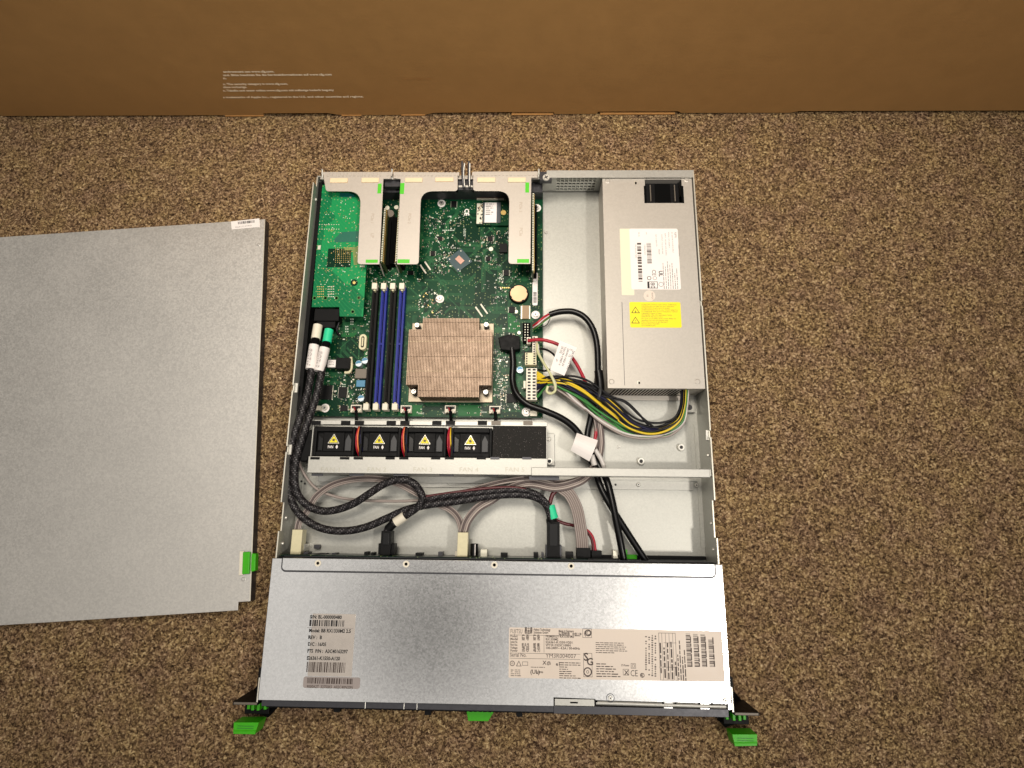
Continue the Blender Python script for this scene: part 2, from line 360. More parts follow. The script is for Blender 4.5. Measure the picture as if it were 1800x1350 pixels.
# ------------------------------------------------------------------ carpet
def carpet_mat():
    m = bpy.data.materials.new('carpet_pile'); m.use_nodes = True; nt = m.node_tree; p = nt.nodes['Principled BSDF']; L = nt.links
    p.inputs['Roughness'].default_value = 0.95; p.inputs['Specular IOR Level'].default_value = 0.15
    t = nt.nodes.new('ShaderNodeTexCoord')
    def noise(sc, det=3, rough=0.6, off=0):
        mp = nt.nodes.new('ShaderNodeMapping'); mp.inputs['Location'].default_value = (off, off * 2, off * 3); L.new(t.outputs['Object'], mp.inputs[0])
        n = nt.nodes.new('ShaderNodeTexNoise'); n.inputs['Scale'].default_value = sc; n.inputs['Detail'].default_value = det; n.inputs['Roughness'].default_value = rough; L.new(mp.outputs[0], n.inputs['Vector']); return n
    # loops of different yarn colours
    wv = noise(180, 2, 0.5, 3)
    dv = nt.nodes.new('ShaderNodeVectorMath'); dv.operation = 'MULTIPLY_ADD'; L.new(wv.outputs['Color'], dv.inputs[0]); dv.inputs[1].default_value = (0.005, 0.005, 0.0); L.new(t.outputs['Object'], dv.inputs[2])
    v = nt.nodes.new('ShaderNodeTexVoronoi'); v.inputs['Scale'].default_value = 600; L.new(dv.outputs[0], v.inputs['Vector'])
    sp = nt.nodes.new('ShaderNodeSeparateColor'); L.new(v.outputs['Color'], sp.inputs[0])
    n1 = noise(350, 5, 0.8)
    ad = nt.nodes.new('ShaderNodeMath'); ad.operation = 'MULTIPLY_ADD'; L.new(n1.outputs['Fac'], ad.inputs[0]); ad.inputs[1].default_value = 1.5; 
    sb = nt.nodes.new('ShaderNodeMath'); sb.operation = 'MULTIPLY_ADD'; L.new(sp.outputs[0], sb.inputs[0]); sb.inputs[1].default_value = 0.42; sb.inputs[2].default_value = -0.46; L.new(sb.outputs[0], ad.inputs[2])
    cr = nt.nodes.new('ShaderNodeValToRGB'); e = cr.color_ramp.elements
    cols = [(0.12, (30, 21, 16)), (0.30, (80, 63, 48)), (0.45, (122, 102, 78)), (0.60, (158, 134, 103)), (0.78, (200, 178, 142)), (0.95, (242, 226, 192))]
    e[0].position = cols[0][0]; e[0].color = (*lin(cols[0][1]), 1); e[1].position = cols[-1][0]; e[1].color = (*lin(cols[-1][1]), 1)
    for q, c in cols[1:-1]: x = e.new(q); x.color = (*lin(c), 1)
    L.new(ad.outputs[0], cr.inputs[0])
    n2 = noise(30, 6, 0.75, 7)                      # patches of olive and rust yarn
    r2 = nt.nodes.new('ShaderNodeValToRGB'); f = r2.color_ramp.elements; f[0].position = 0.38; f[0].color = (0.94, 0.84, 0.84, 1); f[1].position = 0.62; f[1].color = (1.10, 1.04, 0.84, 1)
    L.new(n2.outputs['Fac'], r2.inputs[0])
    mx = nt.nodes.new('ShaderNodeMix'); mx.data_type = 'RGBA'; mx.blend_type = 'MULTIPLY'; mx.inputs['Factor'].default_value = 1; L.new(cr.outputs[0], mx.inputs['A']); L.new(r2.outputs[0], mx.inputs['B'])
    L.new(mx.outputs['Result'], p.inputs['Base Color'])
    bp = nt.nodes.new('ShaderNodeBump'); bp.inputs['Strength'].default_value = 1.0; bp.inputs['Distance'].default_value = 0.0016; L.new(ad.outputs[0], bp.inputs['Height']); L.new(bp.outputs[0], p.inputs['Normal'])
    return m
carpetm = carpet_mat(); cb = MB(); nx, ny = 120, 100; X0, X1, Y0, Y1 = -1500, 1500, -900, 1700; R = random.Random(3)
vs = [(X0 + (X1 - X0) * i / nx, Y0 + (Y1 - Y0) * j / ny, -1.2 + R.uniform(-0.5, 0.5)) for j in range(ny + 1) for i in range(nx + 1)]
cb.add(vs, [(j * (nx + 1) + i, j * (nx + 1) + i + 1, (j + 1) * (nx + 1) + i + 1, (j + 1) * (nx + 1) + i) for j in range(ny) for i in range(nx)], carpetm, True)
cb.build('carpet_floor', kind='structure')
import numpy as np                                  # loose pile: short leaning yarn ends
rg = np.random.default_rng(5); NB = 230000
bx_ = rg.uniform(-660, 660, NB); by_ = rg.uniform(-130, 662, NB)
keep = ~((np.abs(bx_) < 214) & (by_ > 2) & (by_ < 548)); bx_, by_ = bx_[keep], by_[keep]; NB = len(bx_)
th = rg.uniform(0, 2 * np.pi, NB); ln = rg.uniform(1.2, 3.0, NB); wd = rg.uniform(0.3, 0.6, NB); hz = rg.uniform(0.4, 1.7, NB)
dx, dy = np.cos(th), np.sin(th); q = np.empty((NB, 4, 3))
for k_, (f, g) in enumerate(((0, -1), (0, 1), (1, 0.5), (1, -0.5))):
    q[:, k_, 0] = bx_ + dx * ln * f - dy * wd * g; q[:, k_, 1] = by_ + dy * ln * f + dx * wd * g; q[:, k_, 2] = -1.6 + (hz + 0.4) * f
me = bpy.data.meshes.new('carpet_pile'); me.vertices.add(NB * 4); me.vertices.foreach_set('co', (q * MM).astype(np.float32).ravel())
me.loops.add(NB * 4); me.loops.foreach_set('vertex_index', np.arange(NB * 4)); me.polygons.add(NB); me.polygons.foreach_set('loop_start', np.arange(NB) * 4); me.polygons.foreach_set('loop_total', np.full(NB, 4))
me.materials.append(carpetm); me.update(calc_edges=True); o = bpy.data.objects.new('carpet_pile', me); COL.objects.link(o); o['kind'] = 'stuff'; o['label'] = 'short brown and tan carpet pile around the server'; o['category'] = 'carpet pile'

# ------------------------------------------------------------------ cardboard box
card = mat('cardboard', (0.375, 0.205, 0.072), 0.8, 0, noise=0.05, nscale=35, lin_in=True, spec=0.2)
nt = card.node_tree; p_ = nt.nodes['Principled BSDF']
t_ = nt.nodes.new('ShaderNodeTexCoord'); w_ = nt.nodes.new('ShaderNodeTexWave'); w_.bands_direction = 'Z'; w_.inputs['Scale'].default_value = 60; w_.inputs['Distortion'].default_value = 1.5; nt.links.new(t_.outputs['Object'], w_.inputs[0])
b_ = nt.nodes.new('ShaderNodeBump'); b_.inputs['Strength'].default_value = 0.015; b_.inputs['Distance'].default_value = 0.0006; nt.links.new(w_.outputs['Fac'], b_.inputs['Height'])
n_5 = nt.nodes.new('ShaderNodeTexNoise'); n_5.inputs['Scale'].default_value = 7; n_5.inputs['Detail'].default_value = 5; nt.links.new(t_.outputs['Object'], n_5.inputs[0])
b_5 = nt.nodes.new('ShaderNodeBump'); b_5.inputs['Strength'].default_value = 0.35; b_5.inputs['Distance'].default_value = 0.006; nt.links.new(n_5.outputs['Fac'], b_5.inputs['Height']); nt.links.new(b_5.outputs[0], b_.inputs['Normal']); nt.links.new(b_.outputs[0], p_.inputs['Normal'])
cardedge = mat('cardboard_torn_edge', (176, 128, 72), 0.85, noise=0.1)
BY = 657.0
box = thing('cardboard_box', 'large brown cardboard carton standing on the carpet behind the server', 'cardboard box', (0, BY + 150, 0))
bb = MB()
# front panel with an uneven lower edge
edgepts = [(-640, 2.5), (-353, 2.0), (-304, 1.2), (-303, 5), (-222, 5.0), (-205, 1.0), (-150, 0.8), (-100, 1.2), (-88, 4.6), (8, 5.2), (60, 4.5), (62, 1), (113, 1.2), (115, 5.2), (213, 5.4), (217, 2.2), (350, 1.5), (360, 4.5), (640, 3.5)]
for i in range(len(edgepts) - 1):
    (a0, z0), (a1, z1) = edgepts[i], edgepts[i + 1]
    bb.add([(a0, BY, z0), (a1, BY, z1), (a1, BY, 400), (a0, BY, 400), (a0, BY + 4, z0), (a1, BY + 4, z1)], [(0, 1, 2, 3), (0, 4, 5, 1)], card)
bb.box(-640, 640, BY + 4.2, BY + 300, 6.5, 400, card)
bb.build('carton_shell', box)
fl = MB()
for a0, a1 in ((-304, -353), (-205, -180), (-100, -130), (8, 60), (118, 210)):
    fl.box(a0, a1, BY - 0.8, BY + 3, 0.2, 1.4, cardedge)
fl.build_each('bottom_flap', box)
bt = MB()
def boxtext(t, px0, px1, py):
    x0, z0 = PV(px0, py, BY); x1, _ = PV(px1, py, BY); bt.text(t, x0, BY - 0.35, z0, 3.1, inkwhite, width=x1 - x0, upright=True, bold=0.06)
for a in (('environment see www.cfg.com.', 393, 483, 127.3), ('und. Bitte beachten Sie die Serviceinformationen auf www.cfg.com', 393, 584, 133.2), ('n.', 393, 399, 138.6),
          ('n. The security category is www.cfg.com.', 393, 507, 149), ('ohne vorherige.', 393, 435, 154.3), ('n. Tabelle und unser online www.cfg.com mit zulässige bedarfs begutty', 393, 588, 160.4), ('s trademarks of Apple Inc., registered in the U.S. and other countries and regions.', 393, 640, 172)):
    boxtext(*a)
bt.build('printed_text', box)
sc = MB(); x0, z0 = PV(705, 139, BY); x1, z1 = PV(757, 136, BY)
for k in range(26):
    a = x0 + (x1 - x0) * random.random(); zz = z0 + random.gauss(0, 0.8); w = random.uniform(3, 9)
    sc.quad3((a, BY - 0.2 - k * 0.002, zz), (a + w, BY - 0.2 - k * 0.002, zz + 0.1), (a + w, BY - 0.2 - k * 0.002, zz + 0.5), (a, BY - 0.2 - k * 0.002, zz + 0.4), cardedge)
sc.build('scuff_mark', box)

# ------------------------------------------------------------------ loose server lid
lid = thing('server_lid', 'loose grey steel cover plate lying flat on the carpet left of the open server', 'server cover', (*P(440, 730, 0), 0))
LZ = 11.0
A = Vector(P(466, 385, LZ)); B = Vector(P(440, 1057, LZ)); u = (A - B).normalized(); n_ = Vector((-u.y, u.x))   # n_ points left
def LP(s, d): q = A - u * s + n_ * d; return (q.x, q.y)
Ln = (A - B).length
C1 = Vector(P(418, 1073, LZ)); dn = (C1 - A).dot(n_); dl = -(C1 - A).dot(u)
l = MB(); l.prism([LP(0, 0), LP(Ln, 0), LP(Ln, dn), LP(dl, dn), LP(dl, 430), LP(0, 430)], LZ - 1, LZ, lidsteel); l.build('lid_plate', lid, bevel=0.3)
l = MB()
l.prism([LP(0.2, 0), LP(Ln - 0.2, 0), LP(Ln - 0.2, 1), LP(0.2, 1)], 0, LZ - 1.01, darkmetal)
l.prism([LP(1.2, 429), LP(Ln, 429), LP(Ln, 430), LP(1.2, 430)], 0, LZ - 1.01, darkmetal)
l.prism([LP(0, 1.2), LP(0, 428), LP(1, 428), LP(1, 1.2)], 3, LZ - 1.01, lidsteel); l.build_each('lid_flange', lid)
l = MB(); l.prism([LP(0.3, -0.15), LP(Ln - 0.3, -0.15), LP(Ln - 0.3, 0.9), LP(0.3, 0.9)], LZ + 0.02, LZ + 0.15, edge); l.build('bright_edge', lid)
# latch
ly0 = -(Vector(P(434, 970, LZ)) - A).dot(u); ly1 = -(Vector(P(430, 1009, LZ)) - A).dot(u)
l = MB(); l.prism([LP(ly0 - 1, 12.5), LP(ly1 + 1, 12.5), LP(ly1 + 1, 8), LP(ly0 - 1, 8)], LZ + 0.1, LZ + 1.5, white)
l.build('latch_recess', lid, bevel=0.4)
l = MB(); l.prism([LP(ly0, 8.4), LP(ly1, 8.4), LP(ly1, 1), LP(ly0, 1)], LZ + 0.1, LZ + 3.2, green)
l.prism([LP(ly0 + 1.5, 1.2), LP(ly1 - 1.5, 1.2), LP(ly1 - 2.5, -3.8), LP(ly0 + 2.5, -3.8)], LZ - 7, LZ + 0.2, green)
l.build('release_latch', lid, bevel=0.8)
l = MB(); a, b, c, d = [Vector(P(x, y, LZ + .1)) for x, y in ((406, 389.5), (456, 384), (457, 399), (407.5, 403.5))]
l.prism([tuple(a), tuple(b), tuple(c), tuple(d)], LZ + 0.1, LZ + 0.3, paper)
R = random.Random(5); t = 0.24
while t < 0.82:
    w = R.choice((0.012, 0.02, 0.035)); q0 = a.lerp(b, t); q1 = a.lerp(b, t + w); r0 = d.lerp(c, t); r1 = d.lerp(c, t + w)
    f0, f1 = 0.14, 0.44
    l.quad3(*[(*(x.lerp(y, f)), LZ + 0.35) for x, y, f in ((q0, r0, f1), (q1, r1, f1), (q1, r1, f0), (q0, r0, f0))], ink if t > 0.42 else inkgrey); t += w + R.choice((0.012, 0.02))
ang = math.atan2((b - a).y, (b - a).x)
q = d.lerp(c, 0.12).lerp(a.lerp(b, 0.12), 0.16); l.text('S26361-C 27-8502', q.x, q.y, LZ + 0.35, 1.7, inkgrey, ang, width=20)
l.build('barcode_sticker', lid)
l = MB()
for x, y in ((428, 1018), (455, 430)): cx, cy = P(x, y, LZ); l.cyl(cx, cy, LZ, LZ + 0.5, 2.2, lidsteel, r2=1.5)
l.build_each('dimple', lid)

# ------------------------------------------------------------------ the server
srv = thing('rack_server', 'open flat rack server with its mainboard and fans exposed, lying on the carpet', 'rack server', (0, 275, 0))
FZ, TZ = 4.0, 43.5
HX = 215.0
b = MB(); b.box(-HX + 1.3, HX - 1.3, 2, 547, FZ - 1.2, FZ, steel)
b.build('base_plate', srv, bevel=0)
# bent side walls with notched upper edges
def wall(sx):
    x0, x1 = (sx * HX, sx * (HX - 1.2))
    if sx < 0: prof = [(0.5, 1), (549, 1), (549, 34), (536, 34), (536, 43.5), (300, 43.5), (300, 41.5), (294, 41.5), (294, 43.5), (236, 43.5), (236, 40.5), (230, 40.5), (230, 43.5), (180, 43.5), (180, 37), (152, 37), (152, 42.5), (0.5, 42.5)]
    else: prof = [(0.5, 1), (549, 1), (549, 43.5), (395, 43.5), (395, 41), (389, 41), (389, 43.5), (256, 43.5), (256, 40), (249, 40), (249, 43.5), (187, 43.5), (187, 36), (151, 36), (151, 42.5), (0.5, 42.5)]
    w = MB(); w.prism_x([(y, z) for y, z in prof], x0, x1, steel)
    # bright cut edge on the top
    for (ya, za), (yb, zb) in zip(prof, prof[1:]):
        if za == zb and za > 20: w.box(x0, x1, min(ya, yb) + .2, max(ya, yb) - .2, za + 0.02, za + 0.2, edge)
    # rolled guides along the wall and its inner foot
    w.box(sx * (HX - 1.25), sx * (HX - 5.5), 140, 268, FZ, FZ + 1.2, steel)
    for yy, zz in ((165, 30), (140, 32), (232, 34), (520, 34)):
        n = 10; vs = [(sx * (HX - 1.25), yy + 1.8 * math.cos(6.283 * i / n), zz + 1.8 * math.sin(6.283 * i / n)) for i in range(n)] + [(sx * (HX - 2.6), yy + 1.3 * math.cos(6.283 * i / n), zz + 1.3 * math.sin(6.283 * i / n)) for i in range(n)]
        w.add(vs, [tuple(range(n, 2 * n))] + [(i, (i + 1) % n, n + (i + 1) % n, n + i) for i in range(n)], zinc)
    return w.build('side_wall', srv)
wall(-1); wall(1)
# outer ribs pressed in the wall tops
b = MB()
for sx, yy in ((-1, 298), (-1, 233), (1, 392), (1, 252)):
    b.box(sx * (HX + 0.05), sx * (HX - 3.5), yy - 5, yy + 5, 36, 38.5, zinc); b.build('wall_tab', srv, (sx * HX, yy, 36)); b = MB()

# rear panel: solid low parts, grille and connector teeth
b = MB(); Y9 = 548.0
gx0, gx1 = 62.0, 108.0
b.box(-HX + 1.3, gx0, Y9, Y9 + 1.2, 1, 36, steel); b.box(gx1, HX - 1.3, Y9, Y9 + 1.2, 1, 42, steel)
cols, rows = 10, 6; gz0, gz1 = 6.0, 40.0
b.box(gx0, gx1, Y9, Y9 + 1.2, 1, gz0, steel); b.box(gx0, gx1, Y9, Y9 + 1.2, gz1, 42, steel)
cw = (gx1 - gx0) / cols; grillem = mat('pale_zinc', (200, 200, 190), 0.5, 0.2)
for i in range(cols + 1): b.box(gx0 + i * cw - 0.55 if i else gx0, gx0 + i * cw + 0.55 if i < cols else gx1, Y9 - 0.02, Y9 + 1.18, gz0, gz1, grillem)
rh = (gz1 - gz0) / rows
for j in range(rows + 1): b.box(gx0, gx1, Y9, Y9 + 1.2, max(gz0, gz0 + j * rh - 0.9), min(gz1, gz0 + j * rh + 0.9), grillem)
r = RC(961, 300, 1220, 312, TZ); b.box(r[0], HX, Y9 - 6.5, Y9 + 2.5, 42.02, TZ, cagesteel)
b.box(gx0, gx1, Y9 - 4, Y9, 41, 42, steel); b.box(gx0, gx1, Y9 + 2.2, Y9 + 3, 17, 39, blackmat); b.box(gx0, gx1, Y9 + 1.8, Y9 + 2.8, 1, 16.9, darkmetal)  # black plate added behind the grille to darken its upper holes
b.build('rear_panel', srv, bevel=0)
b = MB()
for i in range(58):
    x = -200 + i * 4.25
    if -140 < x < -132 or -50 < x < -40: continue
    if x < 45: b.box(x, x + 2.1, Y9 - 3, Y9 + 1.5, 38, 42.2, brsteel)
b.box(-HX + 6, 46, Y9 - 4.5, Y9 - 1, 36.5, 38, brsteel)
b.build('rear_spring_strip', srv, label='row of small metal spring teeth along the rear edge')
# dark strip where boards meet the rear panel
b = MB(); r = RC(820, 310, 957, 346, 20)
b.box(-HX + 10, 46, Y9 - 14, Y9 - 2, 10, 26, darkmetal); b.build('port_block', srv, label='dark metal port housings under the rear edge')
# corner brackets and screws at the rear
b = MB(); r = RC(949, 301, 970, 316, TZ); b.rc(r, 36, 42.6, darkmetal); b.build('corner_bracket', srv)
def screw_obj(name, r=3.4, mt=zinc):
    s = MB(); s.cyl(0, 0, 0, 1.2, r, mt, 20, r * 0.85); s.rbox(0, 0, r * 1.15, r * 0.28, 0.6, 1.2, 1.26, darkmetal); s.rbox(0, 0, r * 0.28, r * 1.15, 0.6, 1.22, 1.28, darkmetal)
    return s
def place(proto, name, parent, spots, bevel=0, labels=None):
    o = None
    for i, (x, y, z) in enumerate(spots):
        if o is None:
            q = MB(); q.__dict__.update(proto.__dict__); q.v = [(v[0] + x, v[1] + y, v[2] + z) for v in proto.v]
            o = q.build(name, parent, (x, y, z), bevel=bevel)
        else: dup(o, parent, (x, y, z))
def pz(l, z): return [(*P(x, y, z), z) for x, y in l]
place(screw_obj('s', 4.2), 'screw', srv, [(*P(960, 312, 43), 42.62)])
b = MB()                                            # antenna clip pair
for dx in (0, 10.5):
    b.tube([P3(815 + dx, 330, 38), P3(813 + dx * 1.05, 312, 41), P3(812.5 + dx * 1.1, 284, 44)], 1.3, darkmetal, 8)
    b.tube([P3(817 + dx * .8, 328, 40), P3(815 + dx, 305, 42.5), P3(816.5 + dx * 0.9, 287, 45)], 0.7, zinc, 6)
r = RC(805, 312, 831, 333, 36); b.rc(r, 30, 35, darkmetal); r = RC(806, 325, 831, 328, 38); b.rc(r, 35, 37, zinc)
b.build('cable_clip', srv, label='pair of upright metal prongs at the rear edge')
b = MB()
for x in (566.5, 689, 947): b.tube([P3(x, 315, 38), P3(x, 297, 44)], 0.9, zinc, 6)
b.build_each('rear_pin', srv)

# front cover -----------------------------------------------------------
cv = MB(); CX = 217.0; CY1 = 126.5
notch = [(-CX, 0.6), (56, 0.6), (56, 7.8), (93.5, 7.2), (94, 6.2), (CX - 3.5, 5.2), (CX - 3.5, 0.4), (CX, 0.4), (CX, CY1), (-CX, CY1)]
cv.prism(notch, 43.6, 44.8, covsteel)
cov = cv.build('front_cover', srv, bevel=0.35)
cs = MB(); cs.box(-CX, -CX + 1.1, 1, CY1 - 1, 34, 43.55, edge); cs.box(CX - 1.1, CX, 1, CY1 - 1, 34, 43.55, edge); cs.build_each('cover_side_flange', srv)
r0 = RC(496, 984, 1252, 1004, 46)
def rrect(x0, x1, y0, y1, rad, z0, z1, mt, mb, corners=(1, 1, 1, 1), n=6):
    pts = []
    for (cx, cy, a0, on) in ((x0, y0, math.pi, corners[0]), (x1, y0, 1.5 * math.pi, corners[1]), (x1, y1, 0, corners[2]), (x0, y1, 0.5 * math.pi, corners[3])):
        sx = 1 if cx == x0 else -1; sy = 1 if cy == y0 else -1
        if on: pts += [(cx + sx * rad + rad * math.cos(a0 + math.pi / 2 * k / n), cy + sy * rad + rad * math.sin(a0 + math.pi / 2 * k / n)) for k in range(n + 1)]
        else: pts.append((cx, cy))
    mb.prism(pts, z0, z1, mt)
st = MB(); rrect(-206.5, 209.5, 115.2, CY1 + 0.6, 4, 44.85, 46.0, covsteel, st, (1, 1, 0, 0)); st.build('stiffening_strip', cov, bevel=0.5)
g = MB(); rrect(-207.6, 210.7, 113.9, CY1 + 0.2, 4.8, 44.81, 44.84, darkmetal, g, (1, 1, 0, 0)); g.build('strip_groove', cov)
ey = MB(); ey.ring(0, 0, 0, 0.5, 1.5, 3.1, white, 24); ey.cyl(0, 0, 0, 0.15, 1.5, blackmat, 16)
place(ey, 'eyelet', cov, [(*P(x, y, 46), 46.02) for x, y in ((559, 990), (714, 991.5), (869, 993), (1004, 995))])
sw = screw_obj('s', 2.2); sw.ring(0, 0, 0, 0.3, 3.3, 3.8, darkmetal)
place(sw, 'screw', cov, [(*P(x, y, 45), 44.85) for x, y in ((1073, 1227), (1275, 1231))])
# hinged tray edge at the front right
b = MB()
b.box(57, 93, 1.2, 6.6, 42.8, 43.9, cagesteel); b.box(71, 78, 3.2, 4.4, 43.92, 44.2, blackmat)
b.tube([(94.5, 3.9, 43.2), (212, 3.0, 43.2)], 1.9, cagesteel, 10, 3)
for x in (160, 193): b.box(x - 4, x + 4, 0.6, 7, 43.3, 44.2, covsteel)
for x in (94, 154.5, 165.5, 187, 198.5): b.box(x, x + 1.8, 4.6, 6.2, 44.3, 44.9, blackmat)
b.build('hinged_front_strip', srv, label='slim bright strip folded into the front right edge')
# bezel bars below the cover edge
b = MB(); b.box(-215, 56, -5.5, 0.4, 6, 41, darkmetal); b.box(56, 215, -6.5, 0.2, 6, 41.5, darkmetal); b.box(-215, 215, -9.5, -5, 8, 30, black)
for k in range(60): x = -212 + k * 4.5; b.box(x, x + 3.4, -10.2, -9.5, 9, 29, black)
for x in (-118, -82, -70): b.box(x - .4, x + .5, -5.7, .45, 30, 41.4, zinc)
b.build('front_bezel', srv, bevel=0.3)
b = MB()
for x, y in ((592, 1247), (752, 1252), (913, 1255)):
    r = RC(x - 5.5, y - 4, x + 5.5, y + 5, 22); b.rc(r, 16, 22, black)
b.build_each('drive_latch', srv)
b = MB(); z = 12; b.prism([P(819, 1246, z), P(871, 1247, z), P(858, 1268, z), P(823, 1267.5, z)], z - 1.5, z, green); b.build('pull_out_tab', srv, label='flat green tab sticking out under the front edge', bevel=0.4)

# mounting ears ----------------------------------------------------------
def ear(sx, flange, lever, ribs):
    e = MB()
    x0, x1 = flange[0]; 
    e.box(min(x0, x1), max(x0, x1), -4.5, -2.0, 3, 42.0, black)           # flange plate
    e.box(min(x0, x1) + 1, max(x0, x1) - 1, -4.2, -2.2, 42.02, 42.25, greyblk)  # thin grey strip colours in the highlight on the flange top
    e.box(sx * 217.6, sx * 220.6, -3, 27, 3, 41.5, black)                # side plate
    e.box(sx * 218.4, sx * 219.6, -2, 19, 41.5, 41.8, edge)
    e.prism([(sx * 220.5, -2), (sx * 240, -2), (sx * 220.5, 21)], 2, 4, blackmat)  # flat matte black wedge drawn as the ear's shadow on the carpet
    o = e.build('mounting_ear', srv, bevel=0.4)
    g = MB(); z = 22
    pts = [P(x, y, z) for x, y in lever]; g.prism(pts, 5, z, green)
    q = [Vector(p) for p in pts]; m0 = q[0].lerp(q[3], 0.72); m1 = q[1].lerp(q[2], 0.72)
    g.tube([(m0.x, m0.y, z), (m1.x, m1.y, z)], 0.7, green, 8, 3)
    for f in (0.3, 0.5):
        a_ = q[0].lerp(q[3], f); c_ = q[1].lerp(q[2], f); g.rbox((a_.x + c_.x) / 2, a_.y, abs(c_.x - a_.x) * .7, .5, 0, z + .02, z + .35, wireG)
    g.build('release_lever', o, bevel=0.5)
    rb = MB(); x0, x1 = (sx * 219, sx * 243)
    for k in range(4):
        xx = sx * (221 + k * 5.4)
        rb.box(xx - 1.4, xx + 1.4, -15.5, -6.6, 9, 22 - abs(k - 1.5) * 3, green)
    rb.box(min(x0, x1), max(x0, x1), -21, -4.6, 2, 12, black)
    rb.prism([(sx * 203, -5), (sx * 240, -5), (sx * 240, -20), (sx * 222, -26)], 1, 6, blackmat)
    rb.build('finger_grip', o, bevel=0.5)
ear(-1, ((-241.5, -217.8),), [(411, 1270), (455, 1270), (448, 1291), (410, 1290)], 0)
ear(1, ((219.5, 242.5),), [(1287, 1291), (1331, 1291), (1331, 1311), (1292, 1312)], 0)

# floor details -----------------------------------------------------------
rv = MB(); rv.cyl(0, 0, 0, 1.1, 2.3, zinc, 16, 1.5); rv.cyl(0, 0, 1.1, 1.2, 0.8, darkmetal, 10)
place(rv, 'rivet', srv, [(*P(x, y, 5), 4.02) for x, y in ((1088, 786), (960, 408), (1060, 878), (1066, 1080 - 200))])
so = MB(); so.cyl(0, 0, 0, 4.5, 4.0, zinc, 20, 3.4); so.cyl(0, 0, 4.5, 4.6, 1.9, ink, 12); so.ring(0, 0, 4.5, 5.0, 2.0, 3.0, zinc)
place(so, 'standoff', srv, [(*P(x, y, 7), 4.02) for x, y in ((1126.5, 811), (1197, 786.5))])
b = MB(); r = RC(1204, 692, 1221, 725, 9); b.rc(r, FZ + .02, 9, cagesteel); b.build('supply_foot_plate', srv, bevel=0.4)
place(screw_obj('s', 3.0, darkmetal), 'screw', srv, [(*P(1212, 716, 9), 9.02)])
b = MB(); r = RC(1043, 840, 1236, 861, 6); b.box(-195, 205, r[2], r[3], FZ + 0.02, FZ + 1.6, cagesteel); b.build('crossbar_foot', srv, bevel=0.3)
fp = [(*P(x, y, 5.6), 5.64) for x, y in ((789, 848), (866, 848), (1122, 852), (1224, 853))]
place(rv, 'rivet', srv, fp)
b = MB()
for x, y in ((1060, 852), (1082, 852), (530, 846), (536, 850)): q = P(x, y, 5.7); b.cyl(q[0], q[1], 5.62, 5.7, 1.2, ink, 10)
b.build_each('foot_hole', srv)
# shallow pressed panels in the floor
b = MB(); r = RC(1062, 700, 1140, 815, FZ)
b.box(r[0], 205, 214, 268, FZ + 0.02, FZ + 0.5, steel)
b.build('floor_panel', srv, bevel=0.2)

# motherboard ---------------------------------------------------------------
MZ = 10.0
mx0, mx1, my0, my1 = -207.0, 46.8, 272.8, 543.0
b = MB(); b.box(mx0, mx1, my0, my1, MZ - 1.6, MZ, pcb)
mob = b.build('motherboard', srv)
R = random.Random(11)
tr = MB(); tracec = mat('trace_green', (38, 98, 58), 0.4, spec=0.2)
for k in range(260):                                # bundles of parallel tracks with 45 degree bends
    x = R.uniform(mx0 + 25, mx1 - 8); y = R.uniform(my0 + 6, my1 - 20); d = R.choice((0, 1, 2, 3)); n = R.randint(2, 6)
    L1, L2 = R.uniform(8, 32), R.uniform(5, 22); a0 = d * math.pi / 2; a1 = a0 + R.choice((-1, 1)) * math.pi / 4
    for j in range(n):
        ox, oy = -math.sin(a0) * j * 0.95, math.cos(a0) * j * 0.95
        p0 = (x + ox, y + oy); p1 = (p0[0] + L1 * math.cos(a0), p0[1] + L1 * math.sin(a0)); p2 = (p1[0] + L2 * math.cos(a1), p1[1] + L2 * math.sin(a1))
        for q0, q1 in ((p0, p1), (p1, p2)):
            if all(mx0 + 2 < q[0] < mx1 - 2 and my0 + 2 < q[1] < my1 - 2 for q in (q0, q1)):
                a = math.atan2(q1[1] - q0[1], q1[0] - q0[0]); w = 0.16; nx_, ny_ = -math.sin(a) * w, math.cos(a) * w; zz = MZ + 0.03 + (k % 20) * 0.002
                tr.quad3((q0[0] - nx_, q0[1] - ny_, zz), (q1[0] - nx_, q1[1] - ny_, zz), (q1[0] + nx_, q1[1] + ny_, zz), (q0[0] + nx_, q0[1] + ny_, zz), tracec)
tr.build('circuit_track', mob, kind='stuff')
smd = MB()
pcb_pour = mat('pour_green', (26, 96, 48), 0.4, spec=0.15); tan = mat('tan_capacitor', (150, 125, 95), 0.5); smgrey = mat('grey_resistor', (70, 75, 80), 0.4); smbrown = mat('brown_part', (85, 60, 50), 0.5)
def scatter(x0, y0, x1, y1, n, sz=(0.5, 1.3), mats=None, diag=False):
    mats = mats or (silk, silk, chipm, tan, smgrey, solder, chipm)
    r = RC(x0, y0, x1, y1, MZ)
    for _ in range(n):
        w = R.uniform(*sz); h = w * R.uniform(1.2, 2.2); a = R.choice((0, math.pi / 2)) + (math.pi / 4 if diag else 0)
        x, y = R.uniform(r[0], r[1]), R.uniform(r[2], r[3])
        if not (mx0 + 2 < x < mx1 - 2): continue
        m = R.choice(mats); smd.rbox(x, y, w, h, a, MZ, MZ + R.uniform(0.3, 0.9), m)
        if m is tan or m is chipm or m is smgrey:
            smd.rbox(x, y, w * 0.98, h + 0.7, a, MZ, MZ + 0.25, solder)
